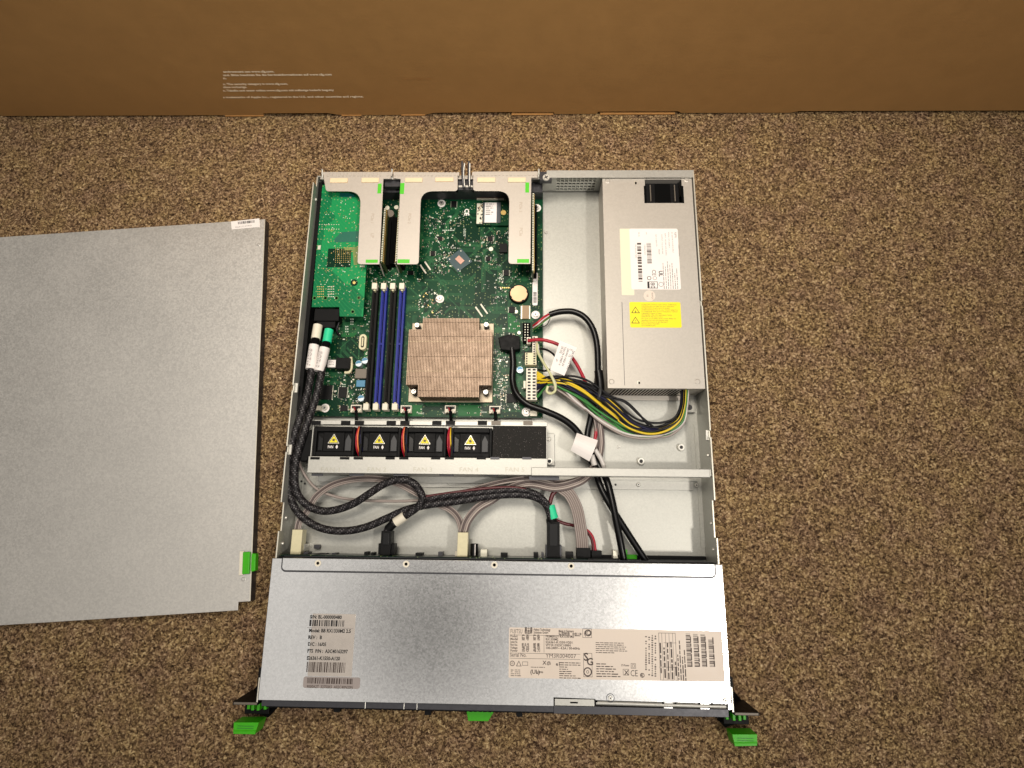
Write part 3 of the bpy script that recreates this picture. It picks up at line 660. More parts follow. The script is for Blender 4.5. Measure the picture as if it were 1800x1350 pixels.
for q in ((745, 365, 815, 400, 60), (742, 400, 800, 440, 45), (765, 430, 800, 470, 45, (0.4, 1.2), None, True), (760, 460, 810, 480, 30), (800, 415, 900, 440, 34), (845, 405, 898, 430, 34),
          (835, 440, 890, 470, 26), (735, 515, 772, 560, 46, (0.5, 1.3), (tan, gold, silk, solder, smbrown), True), (868, 480, 885, 500, 22), (866, 505, 890, 535, 22), (862, 612, 892, 700, 120, (0.4, 1.3), (silk, silk, tan, smgrey, solder, chipm)),
          (880, 690, 915, 722, 40), (880, 560, 915, 590, 16), (570, 570, 640, 600, 18), (575, 640, 655, 705, 90), (600, 655, 650, 700, 30), (640, 470, 700, 498, 50), (640, 590, 655, 640, 22), (595, 690, 640, 722, 24), (640, 520, 655, 585, 22),
          (780, 335, 830, 350, 16), (700, 715, 860, 732, 14), (745, 480, 900, 560, 60, (0.35, 0.8)), (890, 470, 950, 500, 20), (915, 420, 950, 470, 24), (880, 590, 945, 720, 40), (808, 355, 830, 400, 20, (0.4, 0.8), (silk,)), (675, 340, 700, 460, 20), (700, 450, 740, 500, 22)):
    scatter(*q)
for poly in (((893, 548), (905, 556), (914, 570), (914, 584), (893, 584)), ((640, 590), (648, 590), (648, 640), (640, 640)), ((700, 712), (742, 712), (742, 731), (700, 731)), ((806, 712), (845, 712), (845, 731), (806, 731)), ((600, 585), (628, 585), (622, 592), (600, 592))):
    pts_ = [P(x, y, MZ) for x, y in poly]; 
    pm = MB(); pm.prism(pts_, MZ + 0.005, MZ + 0.02, pcb_pour); pm.build('copper_pour', mob)
smd.build('surface_component', mob, kind='stuff')
def mpart(name, r, z0, z1, mt, bevel=0.0, label=None, extra=None):
    m = MB(); m.rc(r, z0, z1, mt)
    if extra: extra(m, r)
    return m.build(name, mob, ((r[0] + r[1]) / 2, (r[2] + r[3]) / 2, z0), bevel=bevel, label=label)
def chip(px, py, w, h, z=1.2, pins=True):
    x, y = P(px, py, MZ); r = (x - w / 2, x + w / 2, y - h / 2, y + h / 2)
    def ex(m, r):
        k = int(h / 1.3)
        for i in range(k):
            yy = r[2] + (i + 0.5) * h / k
            m.box(r[0] - 1.1, r[0], yy - 0.25, yy + 0.25, MZ + 0.02, MZ + 0.4, solder); m.box(r[1], r[1] + 1.1, yy - 0.25, yy + 0.25, MZ + 0.02, MZ + 0.4, solder)
    mpart('chip', r, MZ + 0.02, MZ + z, chipm, extra=ex if pins else None)
for q in ((798, 359.5, 6, 8), (885, 438, 9, 11, 3.5, False), (761, 446, 5, 6), (900, 545, 7, 7), (774, 420, 5, 5), (603, 690, 9, 12), (858, 455, 5, 5), (890, 480, 6, 7), (925, 440, 6, 5), (568, 640, 12, 9), (735, 380, 4, 6), (573, 690, 14, 16, 1.4), (605, 718, 8, 6), (900, 700, 12, 10), (862, 420, 6, 6), (722, 480, 6, 5)): chip(*q)
# main controller, turned 45 degrees, with a bare die
x, y = P(808, 458, MZ); m = MB(); sub = mat('controller_substrate', (26, 60, 66), 0.35)
m.rbox(x, y, 21, 21, math.radians(39), MZ + 0.02, MZ + 1.2, sub); m.rbox(x + .3, y, 6.4, 9.4, math.radians(45), MZ + 1.2, MZ + 2.0, mat('bare_die', (190, 150, 135), 0.25, 0.5))
for a in range(4):
    g = math.radians(39 + 45 + 90 * a); m.rbox(x + 11.5 * math.cos(g), y + 11.5 * math.sin(g), 1, 1.2, g, MZ + 1.2, MZ + 1.3, solder)
m.build('controller_chip', mob)
# small storage / radio card with a paper label
m = MB(); r = RC(838, 355, 895, 396, 14); m.rc(r, 12.5, 13.5, pcb); m.rc(RC(838, 357, 848, 393, 14), 13.5, 13.6, solder); 
for i in range(26):
    xx = R.uniform(r[0] + 1, r[0] + 8); yy = R.uniform(r[2] + 1, r[3] - 1); m.rbox(xx, yy, 1.1, 1.6, 0, 13.6, 14.2, chipm if i % 3 else tan)
m.rc(RC(849, 356, 880, 392, 14), 13.5, 14.6, smgrey); q = RC(852, 356, 873, 391, 15)
m.rc(q, 14.62, 14.8, paper); m.lines(q[0] + 1, q[3] - 1.5, [9, 8, 9, 6, 9, 7], 2.6, 1.6, 14.85, ink, 4)
x, y = P(885, 374, 14); m.cyl(x, y, 13.5, 14.6, 3.1, gold)
m.build('daughter_card', mob)
mpart('card_socket', RC(838, 340, 886, 349, 13), MZ + .02, 14, smbrown, extra=lambda m, r: m.box(r[0], r[1], r[2] - .6, r[2], 10.1, 13, solder))
# coin cell
x, y = P(912, 516, 14); m = MB(); m.cyl(x, y, MZ + .02, 13, 11.2, blackmat, 28); m.cyl(x, y, 13, 14.6, 9.9, coinm, 36, 9.6)
for a in (0.2, 2.3, 3.6, 5.2): m.rbox(x + 9.9 * math.cos(a), y + 9.9 * math.sin(a), 2, 2.6, a, 13, 14.7, black)
m.build('coin_battery', mob)
# round screw pads
pd = MB(); pd.ring(0, 0, 0, 0.25, 3.0, 4.8, paper, 28); pd.cyl(0, 0, 0.25, 2.2, 3.1, zinc, 20, 2.5); pd.rbox(0, 0, 3.2, 0.8, 0.5, 2.2, 2.26, darkmetal); pd.rbox(0, 0, 0.8, 3.2, 0.5, 2.22, 2.28, darkmetal)
place(pd, 'screw', mob, [(*P(x, y, 11), MZ + .02) for x, y in ((776, 357), (773, 525), (941.5, 553), (944, 365), (925, 724), (571, 717))])
m = MB()
for x, y, rr in ((907, 548, 2.2), (863, 438, 2.6), (912.5, 585, 2.0), (876, 382, 1.2)): q = P(x, y, MZ); m.cyl(*q, MZ + .02, MZ + 0.6, rr, solder, 16)
m.build_each('test_pad', mob)
# white double bars and printed marks
m = MB()
for x0, y0, x1, y1 in ((739, 466, 749, 481), (747, 460.5, 757, 475), (836, 540, 848, 557), (845, 535, 857, 552)):
    a = Vector(P(x0, y0, MZ)); c = Vector(P(x1, y1, MZ)); d = (c - a); m.rbox((a.x + c.x) / 2, (a.y + c.y) / 2, d.length, 1.7, math.atan2(d.y, d.x), MZ + .03, MZ + 1.2, white)
m.build_each('white_crystal', mob)
m = MB(); q = P(817, 367, MZ); m.text('CE', q[0], q[1], MZ + 0.12, 5.4, paper, -math.pi / 2, bold=0.05)
q = P(819, 386, MZ); 
for (px, py, t, s, a) in ((815, 402, 'D3373', 2.6, -math.pi / 2), (836, 452, 'A11', 2, 0), (734, 350, 'U5', 2, 0), (895, 400, 'J2', 2, 0), (845, 726, 'FAN4', 2, 0), (735, 728, 'FAN2', 2, 0), (815, 713, '1', 2, 0)):
    q = P(px, py, MZ); m.text(t, q[0], q[1], MZ + 0.12, s, silk, a, bold=0.02)
for k in range(7): q = P(779 + k * 3.1, 405, MZ); m.cyl(*q, MZ + .05, MZ + 0.4, 0.75, silk, 8)
for k in range(5): q = P(880 + k * 3.6, 506, MZ); m.cyl(*q, MZ + .05, MZ + 0.6, 0.8, gold, 8)
for k in range(8):
    for j in range(2): q = P(603 + k * 3.5 if j else 604 + (k % 3) * 5, 570 + j * 4 + (k % 3) * 3, MZ)
for gx, gy in ((617, 561), (608, 574), (617, 566), (608, 579), (577, 627), (595, 651), (603, 676), (555, 653), (573, 656)):
    for i in range(2):
        for j in range(2): q = P(gx + i * 3.4, gy + j * 4, MZ); m.cyl(*q, MZ + .05, MZ + 0.25, 0.7, silk, 8)
m.build_each('printed_mark', mob, gap=9)
# memory slots
def slot(i, pt, pb, mt):
    # pt, pb: photo x of the latch centres at the rear and front ends
    a = P(pt, 503, 22); c = P(pb, 715, 22); xx = (a[0] + c[0]) / 2
    m = MB(); w = 3.3
    m.box(xx - w, xx - 1.2, c[1] - 1, a[1] + 1, MZ + .02, 17.5, mt); m.box(xx + 1.2, xx + w, c[1] - 1, a[1] + 1, MZ + .02, 17.5, mt); m.box(xx - 1.2, xx + 1.2, c[1] - 1, a[1] + 1, MZ + .02, 15.5, mt); m.box(xx - .5, xx + .5, c[1] + 2, a[1] - 2, 15.52, 15.6, blackmat)
    ym = c[1] + (a[1] - c[1]) * 0.52; m.box(xx - 1.2, xx + 1.2, ym - 1, ym + 1, 13.5, 17, mt)
    o = m.build('memory_slot', mob, (xx, (a[1] + c[1]) / 2, MZ))
    for yy, s in ((a[1], 1), (c[1], -1)):
        lt = MB(); lt.box(xx - 2.9, xx + 2.9, yy - 3.6, yy + 3.6, MZ + 2, 23, white); lt.box(xx - 1.2, xx + 1.2, yy - s * 5.2, yy - s * 3.6, 15, 21, cream)
        o2 = lt.build('slot_latch', mob, (xx, yy, MZ), bevel=0.5)
for i, (pt, pb, mt) in enumerate(((658.2, 643.5, slotblack), (674, 660.5, blue), (690, 677, slotblack), (706, 694, blue))): slot(i, pt, pb, mt)
# heat sink
hs = MB(); HB = 13.0; HT = 36.0
rB = RC(721, 568, 867, 707, HB); hs.rc(rB, HB - 2, HB, mat('plated_base', (158, 146, 126), 0.4, 0.4))
hsb = hs.build('heat_sink', mob, ((rB[0] + rB[1]) / 2, (rB[2] + rB[3]) / 2, HB), bevel=0.5)
fin = MB(); rF = RC(716, 579, 865, 677, HT); rN = RC(743, 559, 843, 579, HT); rS = RC(734, 677, 841, 698, HT)
N = 56; pitch = (rF[1] - rF[0]) / N
for i in range(N):
    x = rF[0] + (i + 0.5) * pitch
    y0 = rS[2] if rS[0] < x < rS[1] else rF[2]; y1 = rN[3] if rN[0] < x < rN[1] else rF[3]
    fin.box(x - 0.28, x + 0.28, y0, y1, HB, HT - 0.4, copperfin)
    # folded tops, interrupted where the stacking grooves run
    cuts = sorted([y0, y1] + [yy for yy in [rF[3] + (rF[2] - rF[3]) * f for f in (-0.13, 0.13, 0.495, 0.86, 1.10)] if y0 < yy < y1])
    for ya, yb in zip(cuts, cuts[1:]): fin.box(x - 0.57, x + 0.57, ya + 0.22, yb - 0.22, HT - 0.42, HT, copperfin)
    for f in (0.225, 0.755):
        yy = rF[3] + (rF[2] - rF[3]) * f; fin.box(x - 0.36, x + 0.36, yy - 0.4, yy + 0.4, HT + 0.01, HT + 0.3, pad)
fin.build('fin_stack', hsb)
sps = MB()
for k in range(4): sps.ring(0, 0, k * 1.8, k * 1.8 + 0.9, 2.2, 3.1, darkmetal, 16)
sps.cyl(0, 0, 0, 8.5, 1.8, darkmetal, 12); sps.cyl(0, 0, 8.5, 10.5, 3.0, zinc, 18, 2.5); sps.rbox(0, 0, 3, 0.8, 0.4, 10.5, 10.6, ink)
place(sps, 'spring_screw', hsb, [(*P(x, y, 20), HB) for x, y in ((734, 573), (855, 572), (728, 689), (854, 690))])
# cylinder capacitors
cp = MB(); cp.cyl(0, 0, 0, 7.2, 3.5, captop, 22); cp.cyl(0, 0, 7.2, 7.5, 3.3, captop, 22)
n = 11; cp.add([(3.25 * math.cos(math.pi * i / n + 0.2), 3.25 * math.sin(math.pi * i / n + .2), 7.55) for i in range(n + 1)], [tuple(range(n + 1))], capblue)
place(cp, 'capacitor', mob, [(*P(x, y, 17), MZ + .02) for x, y in ((630.5, 639), (641.5, 634), (634.5, 700), (914, 650))])
mpart('power_coil', RC(624, 648, 645, 665, 15), MZ + .02, 15, greyblk, 0.5)
mpart('power_coil', RC(626, 668, 642, 680, 12), MZ + .02, 12, capblue, 0.4)
# sata style sockets and plugs
m = MB(); x, y = P(637.5, 601, 16); 
def stadium(mb, x, y, w, h, z0, z1, mt):
    rr = w / 2; pts = [(x + rr * math.cos(a), y + h / 2 - rr + rr * math.sin(a)) for a in [math.pi * k / 8 for k in range(9)]] + [(x + rr * math.cos(a), y - h / 2 + rr + rr * math.sin(a)) for a in [math.pi + math.pi * k / 8 for k in range(9)]]
    mb.prism(pts, z0, z1, mt)
stadium(m, x, y, 8.0, 18, MZ + .02, 16, cream); stadium(m, x, y, 3.4, 13, 16, 16.1, chipm); stadium(m, x, y, 1.5, 10, 16.1, 16.6, cream)
m.build('white_socket', mob)
m = MB(); m.rc(RC(590, 629, 615, 648, 22), MZ + .02, 22, black); m.rc(RC(575, 632, 591, 645, 22), 17, 21, paper); q = RC(577, 634, 590, 643, 22); m.lines(q[0], q[3], [6, 6, 6], 1.9, 1.2, 21.05, inkgrey, 2)
m.build('side_plug', mob, bevel=0.4, label='black plug with a grey and white flat lead beside the memory slots')
m = MB(); m.tube([P3(617, 628, 17), P3(618, 645, 17), P3(614, 654, 17), P3(606, 655, 17)], 1.6, cream, 8); m.build('cream_wire_loop', mob)
m = MB(); m.rc(RC(551, 713, 563, 721, 16), MZ + .02, 16, white); m.build('side_header', mob, bevel=0.3)
# right hand connector column
m = MB(); m.prism([P(x, y, 19) for x, y in ((876, 594), (897, 588), (914, 592), (914, 614), (897, 617), (880, 615))], MZ + .02, 21, black); m.build('data_plug', mob, bevel=0.8, label='large black plug right of the heat sink')
m = MB(); r = RC(919, 567, 932, 602, 15); m.rc(r, MZ + .02, 14, blackmat)
for k in range(7):
    yy = r[2] + 2 + k * 3.0
    for xx in (r[0] + 2, r[0] + 5): m.box(xx, xx + 1, yy, yy + 1, 14, 16, solder)
m.build('pin_header', mob)
for q in ((926, 593, 933, 604, 17, white), (936, 591, 945, 620, 18, white), (921, 618, 932, 630, 14, black), (923, 620, 943, 641, 19, cream)):
    mm_ = MB(); r = RC(*q[:4], q[4]); mm_.rc(r, MZ + .02, q[4], q[5])
    k = max(2, int((r[3] - r[2]) / 2.6))
    for i in range(k):
        yy = r[2] + (i + .5) * (r[3] - r[2]) / k; mm_.box(r[0] + 1, r[0] + 2.6, yy - .8, yy + .8, q[4], q[4] + 0.05, ink)
        if r[1] - r[0] > 6: mm_.box(r[1] - 3.4, r[1] - 1.2, yy - .8, yy + .8, q[4], q[4] + 0.05, ink)
    mm_.build('wire_header', mob, ((r[0] + r[1]) / 2, (r[2] + r[3]) / 2, MZ), bevel=0.3)
m = MB(); r = RC(925, 647, 944, 703, 20); m.rc(r, MZ + .02, 20, white); k = 10
for i in range(k):
    yy = r[2] + (i + .5) * (r[3] - r[2]) / k
    for f in (0.27, 0.73): xx = r[0] + (r[1] - r[0]) * f; m.box(xx - 1.6, xx + 1.6, yy - 1.0, yy + 1.0, 20, 20.06, ink)
m.build('power_socket', mob, bevel=0.3); 
mm_ = MB(); mm_.rc(RC(920, 669, 924.5, 682, 19), MZ + .02, 18, white); mm_.build('socket_clip', mob, bevel=.3)
m = MB(); m.rc(RC(918, 537, 930, 560, 13), MZ + .02, 13, tan); m.rc(RC(915.5, 537, 918, 560, 13), MZ + .02, 12, solder); m.rc(RC(930, 537, 932, 560, 13), MZ + .02, 12, solder); m.build('oscillator', mob)
m = MB(); m.rc(RC(932, 722, 944, 731, 13), MZ + .02, 13, white); m.build('jumper_block', mob)
m = MB(); r = RC(936, 479, 945, 537, MZ); rrect(r[0], r[1], r[2], r[3], 1.6, MZ + .05, MZ + 0.25, paper, m); 
m.barcode(r[0] + 1, r[1] - 1, r[2] + 3, r[2] + 16, MZ + 0.3, ink, 3, True); m.text('35054 12880 D', (r[0] + r[1]) / 2 + 1, r[3] - 1.5, MZ + 0.3, 1.8, inkgrey, -math.pi / 2, width=12)
m.build('board_label', mob, label='narrow white barcode strip near the right board edge')
# fan headers with wires
fh = []
for i, (px, py) in enumerate(((625, 717), (713, 718), (791, 718), (869.5, 719))):
    m = MB(); r = RC(px - 9.5, py - 6, px + 9.5, py + 7, 17); m.rc(r, MZ + .02, 15, white); m.box(r[0] + 1, r[1] - 1, (r[2] + r[3]) / 2, r[3] - 1, 15, 15.05, ink)
    for k in range(4): xx = r[0] + 2 + k * 2.6; m.box(xx, xx + 1.3, r[2] + .5, r[2] + 2.5, 15, 17.5, white)
    o = m.build('fan_header', mob, ((r[0] + r[1]) / 2, (r[2] + r[3]) / 2, MZ), bevel=0.3)
    w = MB()
    for k, mt in enumerate((wireR, wireN, wireK, wireK)):
        w.tube([P3(px - 3 + k * 2, py - 1, 16), P3(px - 1 + k * .8, py + 3, 19), P3(px + 1 + k * .6, py + 12, 22), P3(px + 1 + k * .5, py + 24, 33)], 0.75, mt, 6)
    w.tube([P3(px + 0.8, py + 6, 20), P3(px + 1.5, py + 13, 23.5), P3(px + 2, py + 25, 34)], 1.9, wireK, 8)
    w.build('fan_lead', o)

# expansion card at the left -----------------------------------------------
EZ = 29.0
m = MB(); m.prism([P(x, y, EZ) for x, y in ((566, 325), (655, 325), (643, 480), (638, 556.5), (597, 556), (596.5, 539.5), (548, 539.5))], EZ - 1.6, EZ, pcb2)
ec = m.build('expansion_card', srv, label='bright green circuit card lying at the rear left')
m = MB(); 
def dots(px, py, nx, ny, dx, dy, r, mt, sh='c'):
    for i in range(nx):
        for j in range(ny): q = P(px + i * dx, py + j * dy, EZ); m.cyl(*q, EZ + .02, EZ + 0.3, r, mt, 8)
dots(559, 504, 4, 5, 3.2, 4.4, 0.6, gold); dots(577, 504, 4, 5, 3.2, 4.4, 0.6, solder); dots(562, 395, 9, 2, 4.2, 8, 0.55, solder); dots(590, 436, 8, 8, 3.6, 3.6, 0.45, gold)
RR = random.Random(21)
for _ in range(170):
    px, py = RR.uniform(560, 632), RR.uniform(345, 535); q = P(px, py, EZ)
    m.rbox(q[0], q[1], RR.uniform(.4, .9), RR.uniform(.7, 1.6), RR.choice((0, math.pi / 2)), EZ + .02, EZ + 0.25, RR.choice((gold, solder, silk, tan)))
for px, py in ((553, 524), (572, 524), (591.5, 524), (631, 523.5), (620, 548)): q = P(px, py, EZ); m.ring(*q, EZ + .02, EZ + 0.2, 1.5, 2.5, wireG); m.cyl(*q, EZ + .02, EZ + .1, 1.5, blackmat, 12)
q = P(622.5, 497, EZ); m.ring(*q, EZ + .02, EZ + .2, 1.8, 4, pcb); m.cyl(*q, EZ + .02, EZ + .15, 1.7, gold, 12)
r = RC(561, 433, 566, 438, EZ); m.rc(RC(559, 432, 564, 439, EZ), EZ + .02, EZ + 0.8, solder); m.rc(RC(633, 467, 641, 470, EZ), EZ + .02, EZ + 0.8, solder)
m.build('card_component', ec, kind='stuff')
m = MB(); m.prism([P(x, y, EZ) for x, y in ((588, 420), (600, 408), (637, 406), (635, 425), (588, 426))], EZ + .03, EZ + 0.1, mat('card_dark_patch', (20, 98, 78), 0.35))
m.prism([P(x, y, EZ) for x, y in ((577, 437), (618, 437), (616, 470), (574, 470))], EZ + .01, EZ + 0.018, pcb)
m.prism([P(x, y, EZ) for x, y in ((597, 339), (625, 340), (624, 347), (597, 346))], EZ + .03, EZ + 0.1, mat('card_teal_patch', (16, 90, 84), 0.35))
m.prism([P(x, y, EZ) for x, y in ((605, 435), (634, 434), (628, 466), (622, 466), (620, 440), (606, 440))], EZ + .03, EZ + .09, mat('card_olive_patch', (110, 130, 66), 0.45))
m.build_each('card_marking', ec)
m = MB(); m.rc(RC(551, 541, 595, 563, 27), 12, 25, black); m.rc(RC(555, 563, 588, 575, 25), 13, 23, black); m.tube([P3(596, 567, 26), P3(592, 580, 24), P3(596, 590, 20)], 1.4, wireK, 8)
m.build('card_plug', ec, bevel=0.6, label='black plug block at the front end of the green card')
# black strip put in for the shade inside the left wall
m = MB(); m.box(-213.6, -209.5, 276, 545, FZ + 2, 30, black); m.build('wall_shade_strip', srv, label='black strip along the inside of the left wall')

# riser brackets --------------------------------------------------------------
BZ = 41.5
def arc(cx, cy, r, a0, a1, n=7): return [(cx + r * math.cos(math.radians(a0 + (a1 - a0) * k / n)), cy + r * math.sin(math.radians(a0 + (a1 - a0) * k / n))) for k in range(n + 1)]
def fillet(pts):
    """pts: (x, y, r) outline in mm; rounded corners"""
    out = []; n = len(pts)
    for i in range(n):
        p = Vector(pts[i][:2]); r = pts[i][2]
        if r == 0: out.append(tuple(p)); continue
        a = Vector(pts[i - 1][:2]); c = Vector(pts[(i + 1) % n][:2]); u1 = (a - p).normalized(); u2 = (c - p).normalized()
        p0 = p + u1 * r; p1 = p + u2 * r
        for k in range(7): t = k / 6; out.append(tuple((1 - t) ** 2 * p0 + 2 * t * (1 - t) * p + t * t * p1))
    return out
def bracket(pix, pads, marks, label, labels_text):
    o_pts = []
    for x, y, r in pix: q = P(x, y, BZ); o_pts.append((q[0], q[1], r))
    m = MB(); m.prism(fillet(o_pts), BZ - 1, BZ, brsteel); o = m.build('riser_bracket', srv, bevel=0.3, label=label)
    for x0, y0, x1, y1 in pads:
        q = MB(); r = RC(x0, y0, x1, y1, BZ + 1); q.rc(r, BZ + .02, BZ + 1.2, pad); q.build('foam_pad', o, ((r[0] + r[1]) / 2, (r[2] + r[3]) / 2, BZ), bevel=0.3)
    for x0, y0, x1, y1 in marks:
        q = MB(); r = RC(x0, y0, x1, y1, BZ); q.rc(r, BZ + .02, BZ + 0.3, greenmark); q.build('green_mark', o, ((r[0] + r[1]) / 2, (r[2] + r[3]) / 2, BZ))
    q = MB()
    for t, x, y, s in labels_text: w = P(x, y, BZ); q.text(t, w[0], w[1], BZ + 0.12, s, mat_emb, -math.pi / 2)
    q.build('embossed_text', o)
    return o
mat_emb = mat('embossed_print', (172, 158, 142), 0.5, 0.3)
bracket([(567, 302, 0), (687, 302, 0), (687, 314, 0), (674, 314, 0), (667, 464.5, 1), (628, 464.5, 4), (634.5, 336, 16), (573, 336, 3)],
        [(580, 313, 611, 321), (635.5, 312.5, 666, 320.5)], [(664, 323, 670.5, 340), (643, 456.5, 664, 462)], 'leftmost bracket, its arm over the bright green card', [('PCIe 1', 653, 375, 3.5), ('LP', 652, 410, 4)])
bracket([(691.5, 302, 0), (804.5, 303, 0), (804.5, 335.5, 4), (740, 336, 14), (736, 464.5, 4), (697.5, 464.5, 1), (704, 314.5, 0), (691.5, 313, 0)],
        [(712, 312.5, 742.6, 320), (765, 312, 797, 319)], [(703.5, 322, 710.5, 341), (699, 456, 720, 462.5)], 'middle bracket of three, arm left of the round screw pad', [('PCIe 2', 718, 375, 3.5)])
bracket([(831.5, 301.5, 0), (945, 301, 0), (945, 312, 0), (934, 312, 0), (932.5, 463.7, 1), (893.5, 463.7, 4), (895.5, 335.5, 14), (831.5, 335.5, 4)],
        [(839, 312, 870.5, 320), (893, 312, 924, 320)], [(923.5, 321, 930, 338.5), (909, 455.5, 930, 462)], 'rightmost bracket, its arm along the right board edge', [('PCIe 3', 913, 355, 3.5), ('PCIe', 913, 400, 4)])
def riser(x0, y0, x1, y1, sx, lab):
    a = P(x0, y0, 38); c = P(x1, y1, 38); xx = (a[0] + c[0]) / 2
    m = MB(); m.box(xx - 0.8, xx + 0.8, c[1], a[1], MZ + .02, 38, board2); m.box(xx - 4.5 * sx if sx < 0 else xx + .8, xx + 4.5 if sx > 0 else xx - .8, c[1] + 4, a[1] - 6, MZ + .02, 24, blackmat)
    k = int((a[1] - c[1]) / 2.1)
    for i in range(k): yy = c[1] + 2 + i * 2.1; m.box(xx - 0.9, xx + 0.9, yy, yy + 1.0, 38.02, 38.3, solder); m.box(xx + sx * 0.82, xx + sx * 1.6, yy, yy + 1, 30, 36, gold)
    m.build('riser_card', srv, (xx, (a[1] + c[1]) / 2, MZ), label=lab)
riser(676, 368, 671, 462, 1, 'upright card beside the leftmost bracket'); riser(701, 368, 697, 462, -1, 'upright card beside the middle bracket'); riser(937.5, 340, 936.5, 478, 1, 'upright card beside the rightmost bracket')
m = MB(); r = RC(678, 380, 697, 462, 22); m.rc(r, MZ + .02, 20, blackmat); m.build('riser_slot', mob)
m = MB(); m.rc(RC(676, 315, 703, 327, 36), 30, 35, darkmetal)
for x, y in ((681, 366), (697, 365)): q = P(x, y, 22); m.cyl(*q, 20, 23, 2.6, solder, 14)
q = P(686, 376, 20); m.cyl(*q, 14, 21, 4.5, greyblk, 16); m.build_each('riser_post', srv)
m = MB()
for a, c in (((668, 464), (675, 485)), ((695, 463), (701, 478))): m.tube([P3(*a, 36), P3(*c, 16)], 0.8, brsteel, 6, 3)
m.build_each('riser_leg', srv)

# power supply ----------------------------------------------------------------
PX0, PX1, PY0, PY1, PZ = 113.0, 212.8, 299.5, 541.6, 41.0
m = MB(); hx0, hx1, hy0, hy1 = RC(1134, 315, 1199, 357, PZ)
m.box(PX0, PX1, PY0, hy0, PZ - 1, PZ, psusteel); m.box(PX0, hx0, hy0, PY1, PZ - 1, PZ, psusteel); m.box(hx1, PX1, hy0, PY1, PZ - 1, PZ, psusteel); m.box(hx0, hx1, PY1 - 1.2, PY1, PZ - 1, PZ, psusteel)
m.box(PX0, PX0 + 1, PY0, PY1, FZ + .02, PZ - 1.01, psusteel); m.box(PX1 - 1, PX1, PY0, PY1, FZ + .02, PZ - 1.01, psusteel); m.box(PX0 + 1, PX1 - 1, PY0, PY0 + 1, FZ + 0.02, PZ - 1.01, psusteel); m.box(PX0 + 1, PX1 - 1, PY1 - 1, PY1, FZ + .02, PZ - 1.01, psusteel)
m.box(PX0 + 1, PX1 - 1, PY0 + 1, PY1 - 1, FZ + .05, FZ + .5, blackmat)
for x, y in ((1068, 318), (1207, 316), (1075, 671), (1226, 671)): q = P(x, y, PZ); m.cyl(*q, PZ, PZ + 0.45, 3.0, psusteel, 18, 2.1)
for x, y in ((1117, 321), (1123, 672)): r = RC(x - 2.6, y - 2.6, x + 2, y + 3, PZ); m.rc(r, PZ + .01, PZ + 0.15, edge); m.rc(RC(x - 1, y - 1.2, x + 2, y + 3, PZ), PZ + .16, PZ + 0.2, blackmat)
psu = m.build('power_supply', srv, label='long closed metal box with stickers along the right wall')
m = MB()
for k in range(21):                                 # slanted vent slots on the near end
    x = PX0 + 5 + k * 3.5; m.add([(x, PY0 - .15, 8), (x + 1.9, PY0 - .15, 8), (x + 4.4, PY0 - .15, 36), (x + 2.5, PY0 - .15, 36)], [(0, 1, 2, 3)], blackmat)
m.build('vent_slot', psu)
m = MB(); m.box(PX0 + 2, 208, PY0 - 5.5, PY0 - .3, 6, 7.2, psusteel); m.build('supply_lip', psu, bevel=.3)
m = MB(); m.box(hx0 + 2, hx1 - 2, hy0 + 2, PY1 - 3, 8, 36, black); cx, cy = (hx0 + hx1) / 2, (hy0 + PY1) / 2
for s in (hx0 + 6, hx1 - 8): m.box(s, s + 1.2, hy0 + 4, PY1 - 6, 36, 38.5, greyblk)
m.box(hx0 + 12, hx1 - 12, hy0 + 3, PY1 - 4, 36, 37, blackmat); m.box(hx0 - 1.5, hx0 + 1, hy0 - .3, PY1 - 9, PZ - .9, PZ + .1, blackmat); m.box(hx1 - 1, hx1 + 1.8, hy0 - .3, PY1 - 9, PZ - .9, PZ + .1, blackmat)
m.build('supply_fan', psu, bevel=.4)
# white data label, printed sideways
m = MB(); Z = PZ + .03; r = RC(1108, 402, 1194, 509, PZ); rrect(r[0], r[1], r[2], r[3], 2, Z, Z + .15, paper, m)
q = RC(1091, 402, 1113, 519, PZ); 
T = Z + .2; hpi = -math.pi / 2
m.barcode(*RC(1121, 427, 1128, 495, PZ)[:2], *RC(1121, 427, 1128, 495, PZ)[2:], T, inkbrown, 8, True); m.barcode(*RC(1137, 427, 1145, 463, PZ), T, inkbrown, 9, True)
w = P(1187, 408, PZ); m.text('FUJITSU', w[0] - 1, w[1], T, 2.2, inkbrown, hpi, width=7)
for px, t, s, y in ((1180, 'AC SERVER POWER SUPPLY', 1.3, 408), (1174, 'MODEL: DPS-450SB A', 1.3, 408), (1168, 'INPUT: 100-240V 6.0A 50-60Hz', 1.3, 410), (1162, 'OUTPUT: +12V 37.0A MAX', 1.3, 412), (1157, '450W', 1.6, 438), (1152, 'S26113-E603-V70', 1.3, 412), (1132, 'YSP0A06 3DH', 1.3, 430), (1116, 'P/N: A3C40172099', 1.3, 430), (1135, 'S/N', 1.2, 408), (1122, 'REV 02', 1.2, 408), (1192, 'MADE IN CHINA', 1.2, 430)):
    w = P(px, y, PZ); m.text(t, w[0], w[1], T, s * 1.15, inkgrey, hpi)
m.lines(*P(1161, 470, PZ), [10] * 0, 1, 1, T, inkgrey)
a = P(1167, 508, PZ); m.lines(a[0], a[1], [30, 26, 32, 28, 30, 18, 24], 2.4, 1.3, T, inkgrey, 5, True)
w = P(1146, 474, PZ); m.text('CE', w[0], w[1], T, 4.4, inkbrown, hpi); w = P(1158, 476, PZ); m.text('UL', w[0], w[1], T, 4.2, ink, hpi, bold=.04)
